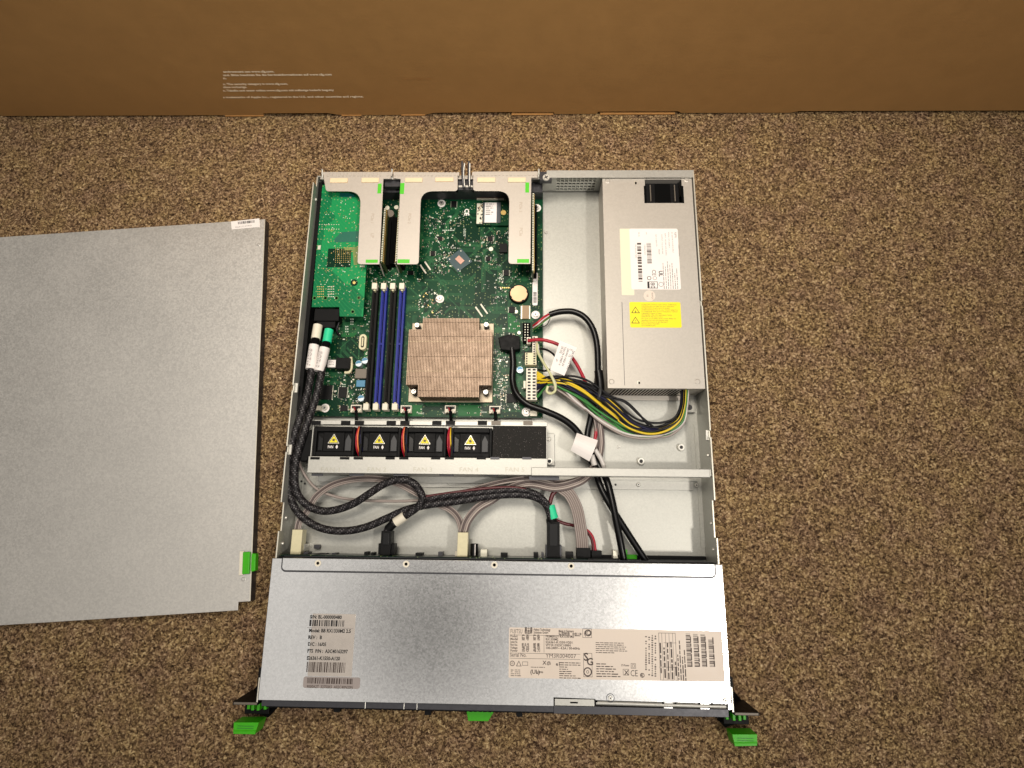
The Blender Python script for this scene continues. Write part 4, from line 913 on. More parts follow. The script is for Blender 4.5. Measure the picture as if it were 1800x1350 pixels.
w = P(1141, 489, PZ); m.ring(*w, T - .02, T + .02, 1.7, 2.3, ink, 20); w = P(1151, 489, PZ); m.ring(*w, T - .02, T + .02, 1.7, 2.2, inkgrey, 20); w = P(1162, 500, PZ); m.ring(*w, T - .02, T + .02, 2.2, 2.7, inkgrey, 20)
rr = RC(1138, 495, 1156, 507, PZ); m.rc(rr, T - .02, T + .01, ink); m.rc((rr[0] + 2.2, rr[1] - .6, rr[2] + .6, rr[3] - .6), T, T + .03, paper); m.text('80', rr[0] + 3.4, rr[3] - 1, T + .05, 5.2, ink, hpi)
m.build('data_label', psu, label='white sticker with sideways print')
m = MB(); rrect(*q, 1, Z - .01, Z + .06, yellowv, m); m.build('tape_strip', psu, label='pale yellow strip under the white sticker')
m = MB(); w = P(1141.5, 520, PZ); m.cyl(*w, Z, Z + .12, 6.2, labpink, 30); m.text('15', w[0] - 3, w[1] + 1.5, Z + .14, 2, inkbrown, hpi); m.text('HI-POT', w[0] + 2.3, w[1] + 3.6, Z + .14, 1.8, inkbrown, hpi); m.build('round_sticker', psu)
m = MB(); r = RC(1107, 531, 1197, 576, PZ); rrect(*r, 1.5, Z, Z + .15, yellow, m)
for py in (546, 564):
    w = P(1117, py, PZ)
    for s, mt, dz in ((4.6, ink, 0), (3.5, yellow, .03)):
        m.add([(w[0] - s, w[1] - s * .62, T + dz), (w[0] + s, w[1] - s * .62, T + dz), (w[0], w[1] + s * 1.0, T + dz)], [(0, 1, 2)], mt)
    if py == 546: m.text('↯', w[0], w[1] - 1.9, T + .06, 2.6, ink, 0, 'CENTER', bold=.04)
    else: m.text('!', w[0], w[1] - 1.9, T + .06, 3.0, ink, 0, 'CENTER')
for k, t in enumerate(('VORSICHT! Gehäuse nicht öffnen. Gefährliche', 'CAUTION! Do not open the case. Hazardous', 'ATTENTION! Ne pas ouvrir le boîtier', '¡ATENCION! No abrir la caja. Tensión peligrosa', 'ATTENZIONE! Non aprire il contenitore. Tensioni', 'VARNING! Öppna ej höljet.', 'ADVARSEL! Åbn ikke kabinettet. Farlig', 'VAROITUS! Älä avaa koteloa', 'No user serviceable parts inside. Refer to', 'qualified service personnel only.', 'Keine Wartung durch den Benutzer', 'Aucune pièce réparable', 'Sin mantenimiento')):
    w = P(1127.5, 536.5 + k * 3.05, PZ); m.text(t, w[0], w[1], T, 1.35, mat_olive if k else mat_olive0, 0, width=min(38, 0.92 * len(t))) if False else m.text(t, w[0], w[1], T, 1.35, inkbrown, 0, width=min(38, 0.86 * len(t)))
m.build('warning_label', psu, label='yellow sticker with two warning triangles')
m = MB()                                            # faint pressed lines on the supply lid
r = RC(1095, 520, 1096, 680, PZ); m.box(r[0], r[0] + .5, PY0 + 3, 394, PZ + .01, PZ + .08, darkmetal)
m.build('lid_seam', psu)

# fan cage ---------------------------------------------------------------------
CZ = 41.0
m = MB(); r = RC(537, 803, 968, 834, CZ)
yb0, yb1 = r[2] + 0.5, P(750, 804, CZ)[1]; xa, xb = P(541, 818, CZ)[0], P(962, 820, CZ)[0]
m.box(xa, xb, yb0, yb1, CZ - 1.2, CZ, cagesteel)
m.box(xa, xb, yb0, yb0 + 1, 8, CZ - 1.22, cagesteel); m.box(xa, xb, yb1 - 1, yb1, FZ + .02, CZ - 1.22, cagesteel)
yt0, yt1 = P(750, 747.5, CZ)[1], P(750, 740, CZ)[1]
m.box(xa + 3, xb, yt0, yt1, CZ - 1.2, CZ, cagesteel); m.box(xa + 3, xb, yt1 - 1, yt1, FZ + 8, CZ - 1.22, cagesteel)
m.box(xa, xa + 1, yb1, yt0, FZ + .02, CZ - 4, cagesteel); m.box(xb - 1, xb, yb1, yt0, FZ + .02, CZ - 1, cagesteel)
m.box(xa, xb, yb0 - 7, yb0 - .1, 7, 8, cagesteel)
cage = m.build('fan_cage', srv, bevel=.3)
m = MB(); fr = RC(958, 762, 972, 818, 8); m.box(xb + .1, xb + 9, fr[2], fr[3], FZ + .02, FZ + 3.5, cagesteel); m.build('cage_foot', srv, bevel=.4)
place(rv, 'rivet', srv, [(*P(965, 772, 8), FZ + 3.54)]); place(so, 'standoff', srv, [(*P(965.5, 811, 8), FZ + 0.6)])
tb = MB()
for k in range(5):
    for dx in (17, 69) if k == 0 else ((13, 69) if k < 4 else (13, 69)):
        px = 537 + k * 80 + dx; q = RC(px - 8, 803.5, px + 8, 807.5, CZ); tb.rc(q, CZ + .02, CZ + .9, black if k < 4 else darkmetal); tb.build('retaining_tab', cage, ((q[0] + q[1]) / 2, q[2], CZ)); tb = MB()
        q = RC(px - 6, 740, px + 10, 747, CZ); tb.rc(q, CZ + .02, CZ + 1.2, black if k < 4 else greyblk); tb.build('retaining_tab', cage, ((q[0] + q[1]) / 2, q[2], CZ)); tb = MB()
m = MB()
greyemb = mat('pressed_letters', (172, 170, 158), 0.5, 0.5)
for k, t in enumerate(('FAN 1', 'FAN 2', 'FAN 3', 'FAN 4', 'FAN 5')):
    w = P(581 + k * 81, 829, CZ); m = MB(); m.text(t, w[0], w[1], CZ + .06, 4.6, greyemb, 0, 'CENTER', width=19); m.build('pressed_text', cage, (w[0], w[1], CZ))
m = MB()
for x, w_ in ((545, 20), (612, 26), (690, 26), (771, 26), (851, 24)):
    q = RC(x, 832, x + w_, 836, CZ); m.rc(q, 36, 37, darkmetal); m.build('front_latch_tab', cage, (q[0], q[2], 36)); m = MB()
# fans
def fan(px, first=None):
    x, _ = P(px, 775, 38); y0, y1 = P(px, 802, 38)[1], P(px, 749, 38)[1]; w = 21.0; cy = (y0 + y1) / 2
    m = MB(); m.box(x - w, x + w, y0 + .5, y1 - .5, FZ + 1, 33, black)
    m.box(x - w, x - w + 2.5, y0 + .5, y1 - .5, 33, 37.5, black); m.box(x + w - 2.5, x + w, y0 + .5, y1 - .5, 33, 37.5, black)
    m.box(x - w + 2.6, x + w - 2.6, y1 - 5.5, y1 - .5, 33, 38.2, black); m.box(x - w + 2.6, x + w - 2.6, y0 + .5, y0 + 4.8, 33, 37.6, black)
    m.box(x - 12, x + 9.5, y0 + 5, y1 - 5.8, 33, 35.2, black)
    m.prism([(x + 10.5, y0 + 6), (x + 17, y0 + 6), (x + 17, y1 - 14), (x + 13.5, y1 - 7.5), (x + 10.5, y1 - 14)], 33, 34.6, greyfan)
    m.prism([(x - 18, y0 + 6), (x - 13, y0 + 6), (x - 13, y1 - 12), (x - 18, y1 - 8)], 33, 34.0, blacksat)
    o = m.build('cooling_fan', srv, (x, cy, FZ), bevel=.5)
    s = MB(); T = 35.3; lx, ly = x - 1.2, cy - 0.5
    for k, (sz, mt) in enumerate(((7.0, edge), (6.1, ink), (5.1, yellow))):
        s.add([(lx - sz * .86, ly - sz * .5 + 2, T + k * .03), (lx + sz * .86, ly - sz * .5 + 2, T + k * .03), (lx, ly + sz + 1.4 + 0, T + k * .03)], [(0, 1, 2)], mt)
    for k in range(5):
        a = k * 2 * math.pi / 5; s.rbox(lx + 1.0 * math.cos(a), ly + 2 + 1.0 * math.sin(a), 1.7, .8, a + .5, T + .1, T + .12, inkbrown)
    s.text('FAN  ♦', lx, ly - 6.4, T + .05, 2.9, paper, 0, 'CENTER', width=10.5, bold=.03)
    s.build('warning_sticker', o, (x, cy, T))
    return o, x, cy
greyfan = mat('fan_grey_plastic', (52, 53, 55), 0.5)
fo, fx, fcy = fan(587)
ends = [fx]
for px in (667.5, 748, 828.5):
    x, _ = P(px, 775, 38); dup(fo, srv, (x, fcy, FZ)); ends.append(x)
for k, lab in enumerate(('leftmost of the four black fans', 'second black fan from the left', 'third black fan from the left', 'rightmost black fan, beside the foam block')):
    f_ = [o for o in srv.children if o.name.startswith('cooling_fan')]
    f_.sort(key=lambda o: o.location.x); f_[k]['label'] = lab
for k, x in enumerate(ends):                        # loose leads between the fans
    m = MB(); q = x + 24.5
    for j, mt in enumerate((wireR, wireO, wireK, wireB) if k != 2 else (wireR, wireR, wireY, wireB)):
        m.tube([(q - 1 + j * .8, fcy + 16, 34), (q - 2 + j * 1.4, fcy + 6, 37), (q - 1.5 + j * 1.8, fcy - 6, 36), (q + j * 1.6, fcy - 14, 30)], .75, mt, 6)
    m.build('fan_wire', srv, (q, fcy, 34), label=None)
m = MB(); r = RC(865, 749, 958, 803, CZ); m.box(r[0] + .5, xb - 1.3, yb1 + .2, yt0 - .2, FZ + 1, CZ - 1.5, foam)
RR = random.Random(4)
for _ in range(240): xx, yy = RR.uniform(r[0] + 1, xb - 3), RR.uniform(yb1 + 1, yt0 - 1); s_ = RR.uniform(.2, .45); m.rbox(xx, yy, s_, s_, RR.random(), CZ - 1.5, CZ - 1.4, inkgrey if RR.random() < .3 else inkbrown)
m.build('foam_block', srv, label='speckled black foam block filling the fifth fan bay')
# black cloth like guard at the left of the fans
m = MB(); m.prism([P(x, y, 34) for x, y in ((542, 754), (555, 757), (550, 795), (538, 812), (526, 812), (527, 800))], 10, 34, black); m.build('cable_guard', srv, bevel=2, label='black folded guard left of the fans')

# cross bar ---------------------------------------------------------------------
m = MB(); r = RC(934, 823, 1252, 837.5, 42.5); m.box(r[0], HX - 3.3, r[2], r[3], 41.2, 42.5, cagesteel); m.box(r[0], HX - 3.3, r[2], r[2] + 1, 33, 41.18, cagesteel); m.box(HX - 5, HX - 1.3, r[2] + 1, r[3], 30, 41.1, cagesteel)
bar = m.build('cross_bar', srv, bevel=.5)
m = MB(); m.box(r[0] - 2, r[0] + 28, r[2] - 4, r[2] - .2, 36, 37, darkmetal); m.build('bar_clip', bar)
m = MB(); m.box(xa + 10, HX - 6, r[2] - 1.6, r[2] - .4, FZ + .02, FZ + 3, steel); m.build('bar_foot', bar)

# backplane behind the drive bay -------------------------------------------------
m = MB(); m.box(-212, 90, 128.0, 129.6, FZ + 1, 38, pcbdark); m.box(-212, 212, 126.8, 127.9, 30, 42, black); m.box(92, 212, 128.5, 132, FZ + .02, 12, black); m.box(-208, 208, 128, 128.6, 38.1, 39, darkmetal)
bk = m.build('backplane', srv)
def bpart(name, pxr, z0, z1, mt, label=None, d=None, bevel=.3, extra=None):
    r = RC(*pxr, z1); m = MB(); m.box(r[0], r[1], 129.7, r[3], z0, z1, mt)
    if extra: extra(m, r)
    return m.build(name, bk, ((r[0] + r[1]) / 2, 130, z0), label=label, bevel=bevel)
bpart('power_plug', (804, 936, 822, 977), 18, 32, cream, 'cream plug standing at the middle of the drive backplane'); bpart('plug_latch', (800, 969, 804, 977), 20, 26, white); 
bpart('power_plug', (513, 931, 531, 952), 16, 28, cream, 'cream plug at the left end of the drive backplane')
bpart('data_plug', (669, 933, 687, 976), 16, 30, black, 'black plug below the white cable marker', extra=lambda m, r: (m.box(r[0] - 3, r[1] + 3, 130, 141, 14, 26, black), m.box(r[0] + 2, r[1] - 2, r[2] + 10, r[3] - 2, 30, 31, blacksat)))
bpart('data_plug', (962, 917, 984, 976), 16, 31, black, 'tall black plug below the mint green cable marker', extra=lambda m, r: (m.box(r[0] - 1.5, r[1] + 2, 130, 142, 14, 27, darkmetal), m.box(r[0] + 2, r[1] - 2, 141, r[3] - 2, 31, 31.6, blacksat)))
bpart('flat_plug', (1014, 963, 1038, 983), 16, 28, black, 'black plug on the grey flat cable'); bpart('flat_plug', (1040, 968, 1058, 984), 12, 24, black, 'small black plug on the red cable')
for a in ((533, 970, 541, 977), (583, 972, 590, 978), (640, 970, 646, 977), (652, 971, 657, 977), (730, 972, 742, 979), (770, 970, 778, 978), (845, 966, 856, 978), (880, 972, 892, 979), (938, 971, 946, 979), (952, 971, 956, 979), (1078, 968, 1086, 980), (995, 970, 1008, 980), (556, 973, 572, 978)): bpart('backplane_component', a, 12, 24, R.choice((chipm, solder, chipm, darkmetal)), bevel=0)
m = MB()
for px, py in ((516, 962), (833, 965)):
    x, y = P(px, py, 24); 
    n = 18; vs = [(x + 4 * math.cos(6.2832 * i / n), 130, 20 + 4 * math.sin(6.2832 * i / n)) for i in range(n)] + [(x + 4 * math.cos(6.2832 * i / n), y + 5, 20 + 4 * math.sin(6.2832 * i / n)) for i in range(n)]
    m.add(vs, [(i, n + i, n + (i + 1) % n, (i + 1) % n) for i in range(n)], blacksat, True); m.add(vs[n:], [tuple(range(n))], blackmat); m.box(x + .8, x + 1.6, 130.5, y + 4.5, 23.9, 24.05, paper); m.build('capacitor', bk, (x, 132, 20)); m = MB()
m = MB(); r = RC(1096, 966, 1103, 975, 14); m.rc(r, 10, 14, green); m.rc(RC(1096, 975, 1120, 983, 14), 9, 14, green); m.build('green_release_clip', srv, bevel=.5)
m = MB(); m.box(-206, -196, 132, 139, FZ + .02, 20, zinc); m.box(-190, -184, 134, 138, FZ, 9, darkmetal); m.build_each('corner_post', srv)

# cables ---------------------------------------------------------------------------
def tubes(name, lst, label=None, parent=srv):
    m = MB()
    for pts, r, mt in lst:
        if mt is braid: m.braid([P3(*p) for p in pts], r, braidk, braidl)
        else: m.tube([P3(*p) for p in pts], r, mt, 12, 7)
    return m.build(name, parent, label=label)
Apts = [(556, 575, 24), (553, 600, 28), (548, 650, 31), (541, 690, 33), (529, 730, 34), (517, 765, 34), (508, 800, 33), (505, 835, 30), (509, 868, 27), (522, 898, 27), (545, 919, 26), (575, 931, 25), (610, 933, 24), (645, 926, 24), (680, 911, 25), (715, 896, 27), (755, 887, 28), (810, 880, 28), (860, 872, 28), (905, 869, 28), (935, 872, 28), (955, 882, 28), (965, 897, 28), (969, 918, 27)]
A1 = tubes('braided_cable', [(Apts, 3.9, braid)], 'braided black cable ending at the mint green marker')
Bpts = [(577, 588, 23), (571, 610, 27), (566, 650, 31), (558, 690, 33), (545, 730, 34), (531, 770, 35), (521, 805, 34), (518, 840, 32), (523, 868, 29), (540, 888, 27), (565, 898, 26), (592, 896, 26), (622, 885, 28), (650, 867, 31), (677, 850, 33), (704, 843, 34), (726, 849, 34), (739, 865, 34), (742, 880, 33), (732, 893, 31), (716, 904, 30), (700, 915, 28), (684, 927, 26), (679, 938, 24)]
B1 = tubes('braided_cable', [(Bpts, 3.9, braid)], 'braided black cable looping up to the white marker')
tubes('braided_cable', [([(738, 880, 28), (780, 872, 29), (830, 867, 30), (880, 862, 31), (915, 861, 31), (942, 868, 31), (957, 880, 30), (966, 893, 29)], 3.0, braid), ([(742, 874, 29), (790, 867, 30), (850, 859, 31), (900, 857, 32), (935, 864, 32), (955, 877, 31)], 1.6, dkred)], 'short braided strand with a dark red lead beside it')
def sleeve(name, pts, r, mt, parent, label=None, txt=None):
    m = MB(); m.tube([P3(*p) for p in pts], r, mt, 18, 3)
    if txt:
        a = P3(*pts[0]); c = P3(*pts[-1]); d = c - a; ang = math.atan2(d.y, d.x); zt = max(a.z, c.z) + r + .35
        q = a + d * .2; nrm = Vector((-math.sin(ang), math.cos(ang)))
        for k, t in enumerate(txt): m.text(t, q.x + nrm.x * (k * 2.4 - 2.6), q.y + nrm.y * (k * 2.4 - 2.6), zt, 1.6, inkgrey, ang, width=d.length * .68)
    return m.build(name, parent, label=label)
sleeve('cable_marker', [(559, 572, 27), (555, 596, 29)], 5.0, white, A1, 'upper white sleeve on the left cable')
sleeve('cable_marker', [(555, 596, 28.8), (553.5, 606, 29.5)], 4.2, blackmat, A1, 'black tape band on the left cable')
sleeve('cable_marker', [(552.5, 607, 30), (546, 649, 32)], 5.3, paper, A1, 'lower printed white sleeve on the left cable', ('T26139', 'SAS-1'))
sleeve('cable_marker', [(578.5, 580, 27), (574.5, 602, 29)], 4.8, mint, B1, 'mint green sleeve at the rear plug')
sleeve('cable_marker', [(574.5, 602, 28.8), (572, 611, 29.5)], 4.1, blackmat, B1, 'black tape band under the mint sleeve')
sleeve('cable_marker', [(571, 612, 30), (561, 653, 32)], 5.5, paper, B1, 'printed white sleeve under the mint one', ('T26139-Y', 'SAS-2'))
sleeve('cable_marker', [(966.5, 889, 27), (973, 912, 27)], 5.0, mint, A1, 'mint green sleeve at the front plug')
sleeve('cable_marker', [(712, 907, 29.2), (695, 918.5, 27.6)], 4.9, white, B1, 'white sleeve near the front black plug')
tubes('plug_neck', [([(969, 912, 27), (971, 925, 25)], 5.4, black)]); tubes('plug_neck', [([(692, 920, 27), (682, 930, 26)], 4.4, black)])
# grey ribbon cables
def ribs(name, pts, n, gap, mt=greyw, r=.9, label=None, mts=None):
    m = MB(); m.ribbon([P3(*p) for p in pts], r, n, gap, mt, mts=mts); return m.build(name, srv, label=label)
ribs('grey_ribbon_cable', [(522, 935, 24), (527, 915, 22), (541, 897, 20), (556, 872, 19), (585, 852, 20), (625, 842, 22), (665, 842, 23), (700, 850, 24), (735, 868, 24), (765, 884, 24), (790, 895, 24), (806, 912, 24), (813, 938, 25)], 4, 1.75, label='ribbon from the left cream plug to the middle cream plug', mts=(greyw, greyd, greyw, greyw))
ribs('grey_ribbon_cable', [(814, 938, 26), (822, 915, 26), (840, 893, 25), (865, 878, 22), (890, 862, 22), (930, 850, 25), (975, 857, 28), (1012, 849, 29), (1034, 835, 26), (1048, 815, 20), (1055, 780, 16), (1052, 745, 18), (1046, 715, 22)], 5, 1.8, label='ribbon rising from the middle cream plug under the cross bar', mts=(greyw, greyd, greyw, greyl, greyd))
ribs('grey_ribbon_cable', [(760, 880, 20), (810, 868, 21), (860, 852, 23), (905, 843, 24), (950, 840, 25), (985, 848, 25), (1015, 843, 25), (1036, 832, 24)], 3, 1.8, label='ribbon running beside the long braided cable', mts=(greyw, greyd, greyl))
ribs('grey_ribbon_cable', [(985, 856, 26), (1002, 870, 28), (1014, 895, 30), (1020, 925, 30), (1023, 948, 29), (1024, 966, 26)], 6, 2.0, r=1.1, label='broad flat ribbon into the black flat plug')
tubes('grey_cable', [([(538, 652, 22), (530, 685, 22), (521, 725, 22), (518, 770, 22), (522, 800, 20), (533, 830, 18), (555, 858, 16), (590, 873, 16), (630, 879, 17), (690, 881, 20), (735, 880, 22)], 1.5, greyw)], 'thin grey cable by the left wall')
tubes('red_cable', [([(978, 915, 22), (995, 921, 20), (1018, 926, 18), (1033, 936, 18), (1041, 950, 19), (1044, 972, 20)], 1.7, dkred), ([(1018, 926, 18), (1034, 934, 18), (1043, 948, 19), (1047, 972, 20)], 1.5, wireR), ([(966, 886, 24), (972, 868, 24), (985, 857, 24)], 2.2, dkred)], 'red and black lead at the front right')
tubes('black_power_cable', [([(966, 553, 20), (985, 548, 22), (1008, 548, 24), (1028, 558, 25), (1042, 578, 25), (1049, 605, 24), (1051, 640, 22), (1050, 670, 20), (1045, 705, 17), (1037, 740, 14), (1032, 770, 14), (1036, 800, 16), (1047, 832, 20), (1060, 865, 24), (1080, 900, 26), (1104, 938, 26), (1136, 987, 26)], 3.4, blacksat)], 'thick black cable curving right of the board')
tubes('black_power_cable', [([(900, 612, 18), (902, 640, 18), (901, 668, 18), (908, 692, 20), (928, 711, 22), (960, 723, 23), (990, 737, 23), (1012, 755, 22), (1032, 785, 20), (1050, 815, 20), (1066, 843, 24), (1076, 880, 28), (1084, 920, 30), (1091, 955, 30), (1097, 987, 28)], 3.6, blacksat)], 'thick black cable starting at the plug beside the heat sink')
tubes('red_cable', [([(928, 599, 19), (945, 597, 22), (962, 599, 24), (985, 608, 24), (1005, 628, 22), (1020, 652, 20), (1032, 680, 17), (1042, 712, 15), (1048, 740, 15), (1047, 765, 16), (1042, 785, 16)], 1.9, wireR)], 'red lead passing under the printed white tag')
m = MB()
for k, mt in enumerate((wireR, wireR, wireW, wireN, wireG)):
    m.tube([P3(966 + k * .5, 551 + k * 1.4, 20), P3(957, 556 + k * 2.2, 22), P3(945, 566 + k * 2.2, 22), P3(937, 572 + k * 2.0, 17)], .8, mt, 6)
m.tube([P3(967, 560, 20), P3(960, 572, 20), P3(945, 576, 18)], .5, wireK, 6); m.build('stripped_wires', srv, label='frayed thin red and white wires at the cable end')
tubes('black_wire_loop', [([(943, 614, 20), (958, 614, 26), (972, 622, 34), (979, 634, 36), (973, 646, 34), (958, 652, 28), (946, 650, 22)], 1.1, wireK)])
tubes('pale_wire', [([(944, 604, 20), (945, 618, 24), (955, 637, 30), (966, 655, 35), (974, 672, 37), (976, 686, 36), (968, 692, 34), (961, 688, 33), (963, 679, 33)], 1.4, pale), ([(946, 606, 20), (948, 622, 24), (958, 641, 29), (969, 659, 34), (977, 676, 36), (974, 690, 35), (964, 690, 33)], 1.0, wireW)], 'pale curled wire pair over the yellow harness')
# main wire harness
m = MB(); RR = random.Random(14)
core = [(944, 672, 21), (966, 670, 26), (992, 673, 28), (1020, 685, 28), (1048, 702, 26), (1076, 724, 23), (1108, 748, 20), (1142, 757, 18), (1172, 753, 18), (1193, 738, 20), (1201, 715, 24), (1203, 692, 30), (1203, 682, 33)]
seq = [wireY] * 7 + [wireK] * 10 + [wireG] * 3 + [wireW] + [wireB] * 3 + [wireN] + [greyw] * 2
for k, mt in enumerate(seq):
    if mt is wireY: sy, lat = 654 + k * 3.2, -5 + k * 1.3
    elif mt is wireG: sy, lat = 698 - (k % 3) * 3, 7 + (k % 3)
    elif mt in (wireW, greyw): sy, lat = 688, 10.5 + k * .08
    elif mt is wireB: sy, lat = 676 + (k % 3) * 3, 1 - 4.5 + (k % 3) * 3
    else: sy, lat = 668 + (k % 9) * 3.4, -9.5 + (k % 10) * 1.7
    dz = RR.uniform(-4, 4); pts = []
    for i, (x, y, z) in enumerate(core):
        f = i / (len(core) - 1); spread = 1 - .35 * f
        if i == 0: pts.append(P3(x, sy, z)); continue
        a_, b_ = core[i - 1], core[min(i + 1, len(core) - 1)]; dx, dy = b_[0] - a_[0], b_[1] - a_[1]; L_ = math.hypot(dx, dy); nx_, ny_ = -dy / L_, dx / L_
        o_ = lat * (.75, .8, 1.15, 1.6, 1.9, 1.75, 1.35, 1.05, .95, .8, .6, .5, .5)[i] + (RR.uniform(-1.5, 1.5) + 3.2 * math.sin(i * .85 + k * 2.4)) * (0.35 if i > 8 or i < 2 else 1)
        if i >= len(core) - 3: o_ = lat * .55
        pts.append(P3(x + nx_ * o_, y + ny_ * o_, z + dz * (1 - abs(f - .5))))
    m.tube(pts, 1.2 if mt is not wireG else 1.3, mt, 8, 6)
m.build('wire_harness', srv, label='bundle of yellow, black and green wires from the board to the power supply')
tubes('black_wire', [([(975, 664, 30), (1005, 661, 31), (1035, 670, 30), (1070, 694, 26), (1100, 708, 22), (1122, 728, 20), (1148, 750, 20)], 1.2, wireK), ([(985, 668, 30), (1030, 678, 29), (1060, 696, 26), (1096, 704, 22), (1118, 722, 20), (1140, 748, 20)], 1.2, wireK)], 'loose black wires above the harness')
# sleeve around the black cables beside the supply
tubes('cable_sleeve', [([(1052, 652, 26), (1055, 680, 25), (1051, 702, 23)], 4.6, blacksat)])
# paper tags
def tag3(name, pts, label, curl=0, text=None):
    m = MB(); a, b_, c, d = [P3(*p) for p in pts]; N = 8
    vs = []
    for i in range(N + 1):
        t = i / N; z = curl * math.sin(math.pi * t)
        for q0, q1 in ((a, b_), (d, c)): v = q0.lerp(q1, t); vs.append((v.x, v.y, v.z + z))
    vs += [(v[0], v[1], v[2] - .3) for v in vs]; K = 2 * (N + 1)
    fs = [(2 * i + 1, 2 * i + 3, 2 * i + 2, 2 * i) for i in range(N)] + [(K + 2 * i, K + 2 * i + 2, K + 2 * i + 3, K + 2 * i + 1) for i in range(N)] + [(2 * i, 2 * i + 2, K + 2 * i + 2, K + 2 * i) for i in range(N)] + [(2 * i + 1, K + 2 * i + 1, K + 2 * i + 3, 2 * i + 3) for i in range(N)]
    m.add(vs, fs, paper)
    if text:
        top = max(v[2] for v in vs) + .25
        e = (d - a); ang = math.atan2(e.y, e.x); ac = (b_ - a)
        for f0, g0, t, s in text:
            q = a + ac * f0 + e * g0; m.text(t, q.x, q.y, top, s, ink, ang)
    return m.build(name, srv, label=label)
tag3('paper_tag', [(984.5, 598.6, 37), (1014, 611, 37), (992, 660.5, 37), (967, 650, 37)], 'white tag printed with small black letters', 0,
     [(.90 - .06, .14, 'DKW4-H02 13Z', 2.3), (.72, .12, 'J1    12', 2.3), (.53, .14, 'DKWC-H02-24', 2.3), (.34, .12, 'T26139-Y3987-V', 2.3), (.18, .15, 'S9 DZ', 2.3)])
tag3('paper_tag', [(1003, 792, 32), (1014, 761, 32), (1051, 774, 32), (1036, 811, 30)], 'blank curled white tag above the cross bar', 4)
m = MB(); m.tube([P3(1046, 790, 28), P3(1056, 806, 26), P3(1062, 822, 24)], 2.4, wireW, 8, 4); m.tube([P3(1040, 800, 25), P3(1045, 818, 24)], 3, wireW, 8, 3); m.build_each('white_tape', srv)

# labels on the front cover -----------------------------------------------------------
CZT = 44.86
def lt(m, t, px, py, h, mt, w=None, ang=0, bold=0.0, align='LEFT'):
    q = P(px, py, CZT); m.text(t, q[0], q[1], CZT + .2, h, mt, ang, align, width=w, bold=bold)
m = MB(); r = RC(545, 1079, 622, 1189, CZT); rrect(*r, .8, CZT, CZT + .12, labclear, m); mmpx = .523
for t, x, y, w in (('S/N: BL-000000480', 545, 1087, 58), ('Model: BB RX1330M2 2.5', 543, 1111, 76), ('REV :  B', 541.5, 1123, 25), ('D/C : 16/05', 541, 1135, 33), ('FTS  P/N :  A3C40163297', 540, 1147, 73), ('S26361-K1550-A120', 539, 1159.5, 60)):
    lt(m, t, x, y, 3.2, ink, w * mmpx, bold=.045)
m.barcode(*RC(544, 1090, 607, 1101, CZT), CZT + .2, ink, 12); m.barcode(*RC(539, 1164, 608, 1182, CZT), CZT + .2, inkbrown, 13, mod=.42)
q = RC(540, 1103.5, 621, 1104.2, CZT); m.rc(q, CZT + .13, CZT + .16, inkgrey)
m.build('serial_sticker', cov, label='pale see-through sticker with two barcodes at the front left')
m = MB(); r = RC(533, 1190, 633, 1210, CZT); rrect(*r, 2, CZT + .01, CZT + .13, labgrey, m); m.barcode(*RC(540, 1192, 623, 1202, CZT), CZT + .2, inkbrown, 15, mod=.5); lt(m, '9000A2T  327SSKS  A02C40N20N', 539, 1209, 2.6, inkbrown, 82 * mmpx, bold=.02); m.build('barcode_sticker', cov, label='grey barcode strip below the see-through sticker')
m = MB(); r = RC(894.5, 1101, 1271, 1190, CZT); r = (r[0], r[1], P(1080, 1195, CZT)[1], P(1080, 1106, CZT)[1]); 
LX0, LX1, LY0, LY1 = r
rrect(*r, 1, CZT, CZT + .15, labpink, m)
def U(px, py): return P(px, py, CZT)
def t2(t, px, py, h, w=None, mt=inkbrown, b=0.035, ang=0): lt(m, t, px, py, h, mt, None if w is None else w * mmpx, ang, b)
t2('FUJITSU', 897, 1113, 3.9, 21, b=.0); t2('富士通', 922, 1108, 2.5, 14); t2('制造商', 922, 1113.5, 2.5, 14)
t2('Fujitsu Technology', 938, 1108.5, 2.2, 30); t2('Solutions GmbH', 938, 1113.5, 2.2, 26); t2('Made in Germany', 982, 1111, 2.2, 27); t2('德国制造', 982, 1116, 2.2, 20); t2('中国上海', 1006, 1117, 2.2, 16)
for k, (a, c, e, v) in enumerate((('Product', '产 品', '产 品', 'PRIMERGY RX1330 M2'), ('Model', '型 号', '型 名', 'RX1330M2'), ('System No.', '', '', 'S26361-K1550-V201'), ('Part No.', '部 品 号', '部 番', 'VFY:R1332SC100IN'), ('Voltage', '电 压', '电 压', '100-240V~ 4.5A / 50-60Hz'), ('Power', '功 率', '电 力', ''))):
    y = 1119.5 + k * 5.1 + .3; t2(a, 897, y, 2.1, 13); 
    if c: t2(c, 917, y, 2.1, 13); t2(e, 937, y, 2.1, 12)
    if v: t2(v, 959, y + .5, 2.1, min(60, 2.8 * len(v)))
t2('Serial No.', 896.5, 1154, 3.6, 29, b=.01); t2('YM3R004007', 959, 1156, 3.9, 54, b=.0)
for px0, py0, px1, py1 in ((896, 1115.5, 1020, 1116), (896, 1147.4, 1020, 1147.9), (896, 1156.6, 1020, 1157.1)):
    a = U(px0, py0); c = U(px1, py0 + (px1 - px0) * .02); m.box(a[0], c[0], a[1] - .3, a[1], CZT + .16, CZT + .2, inkbrown)
a = U(956, 1117); c = U(956, 1147); m.box(a[0], a[0] + .3, c[1], a[1], CZT + .16, CZT + .2, inkbrown)
def ring(px, py, r0, r1): q = U(px, py); m.ring(q[0], q[1], CZT + .16, CZT + .22, r0, r1, inkbrown, 24)
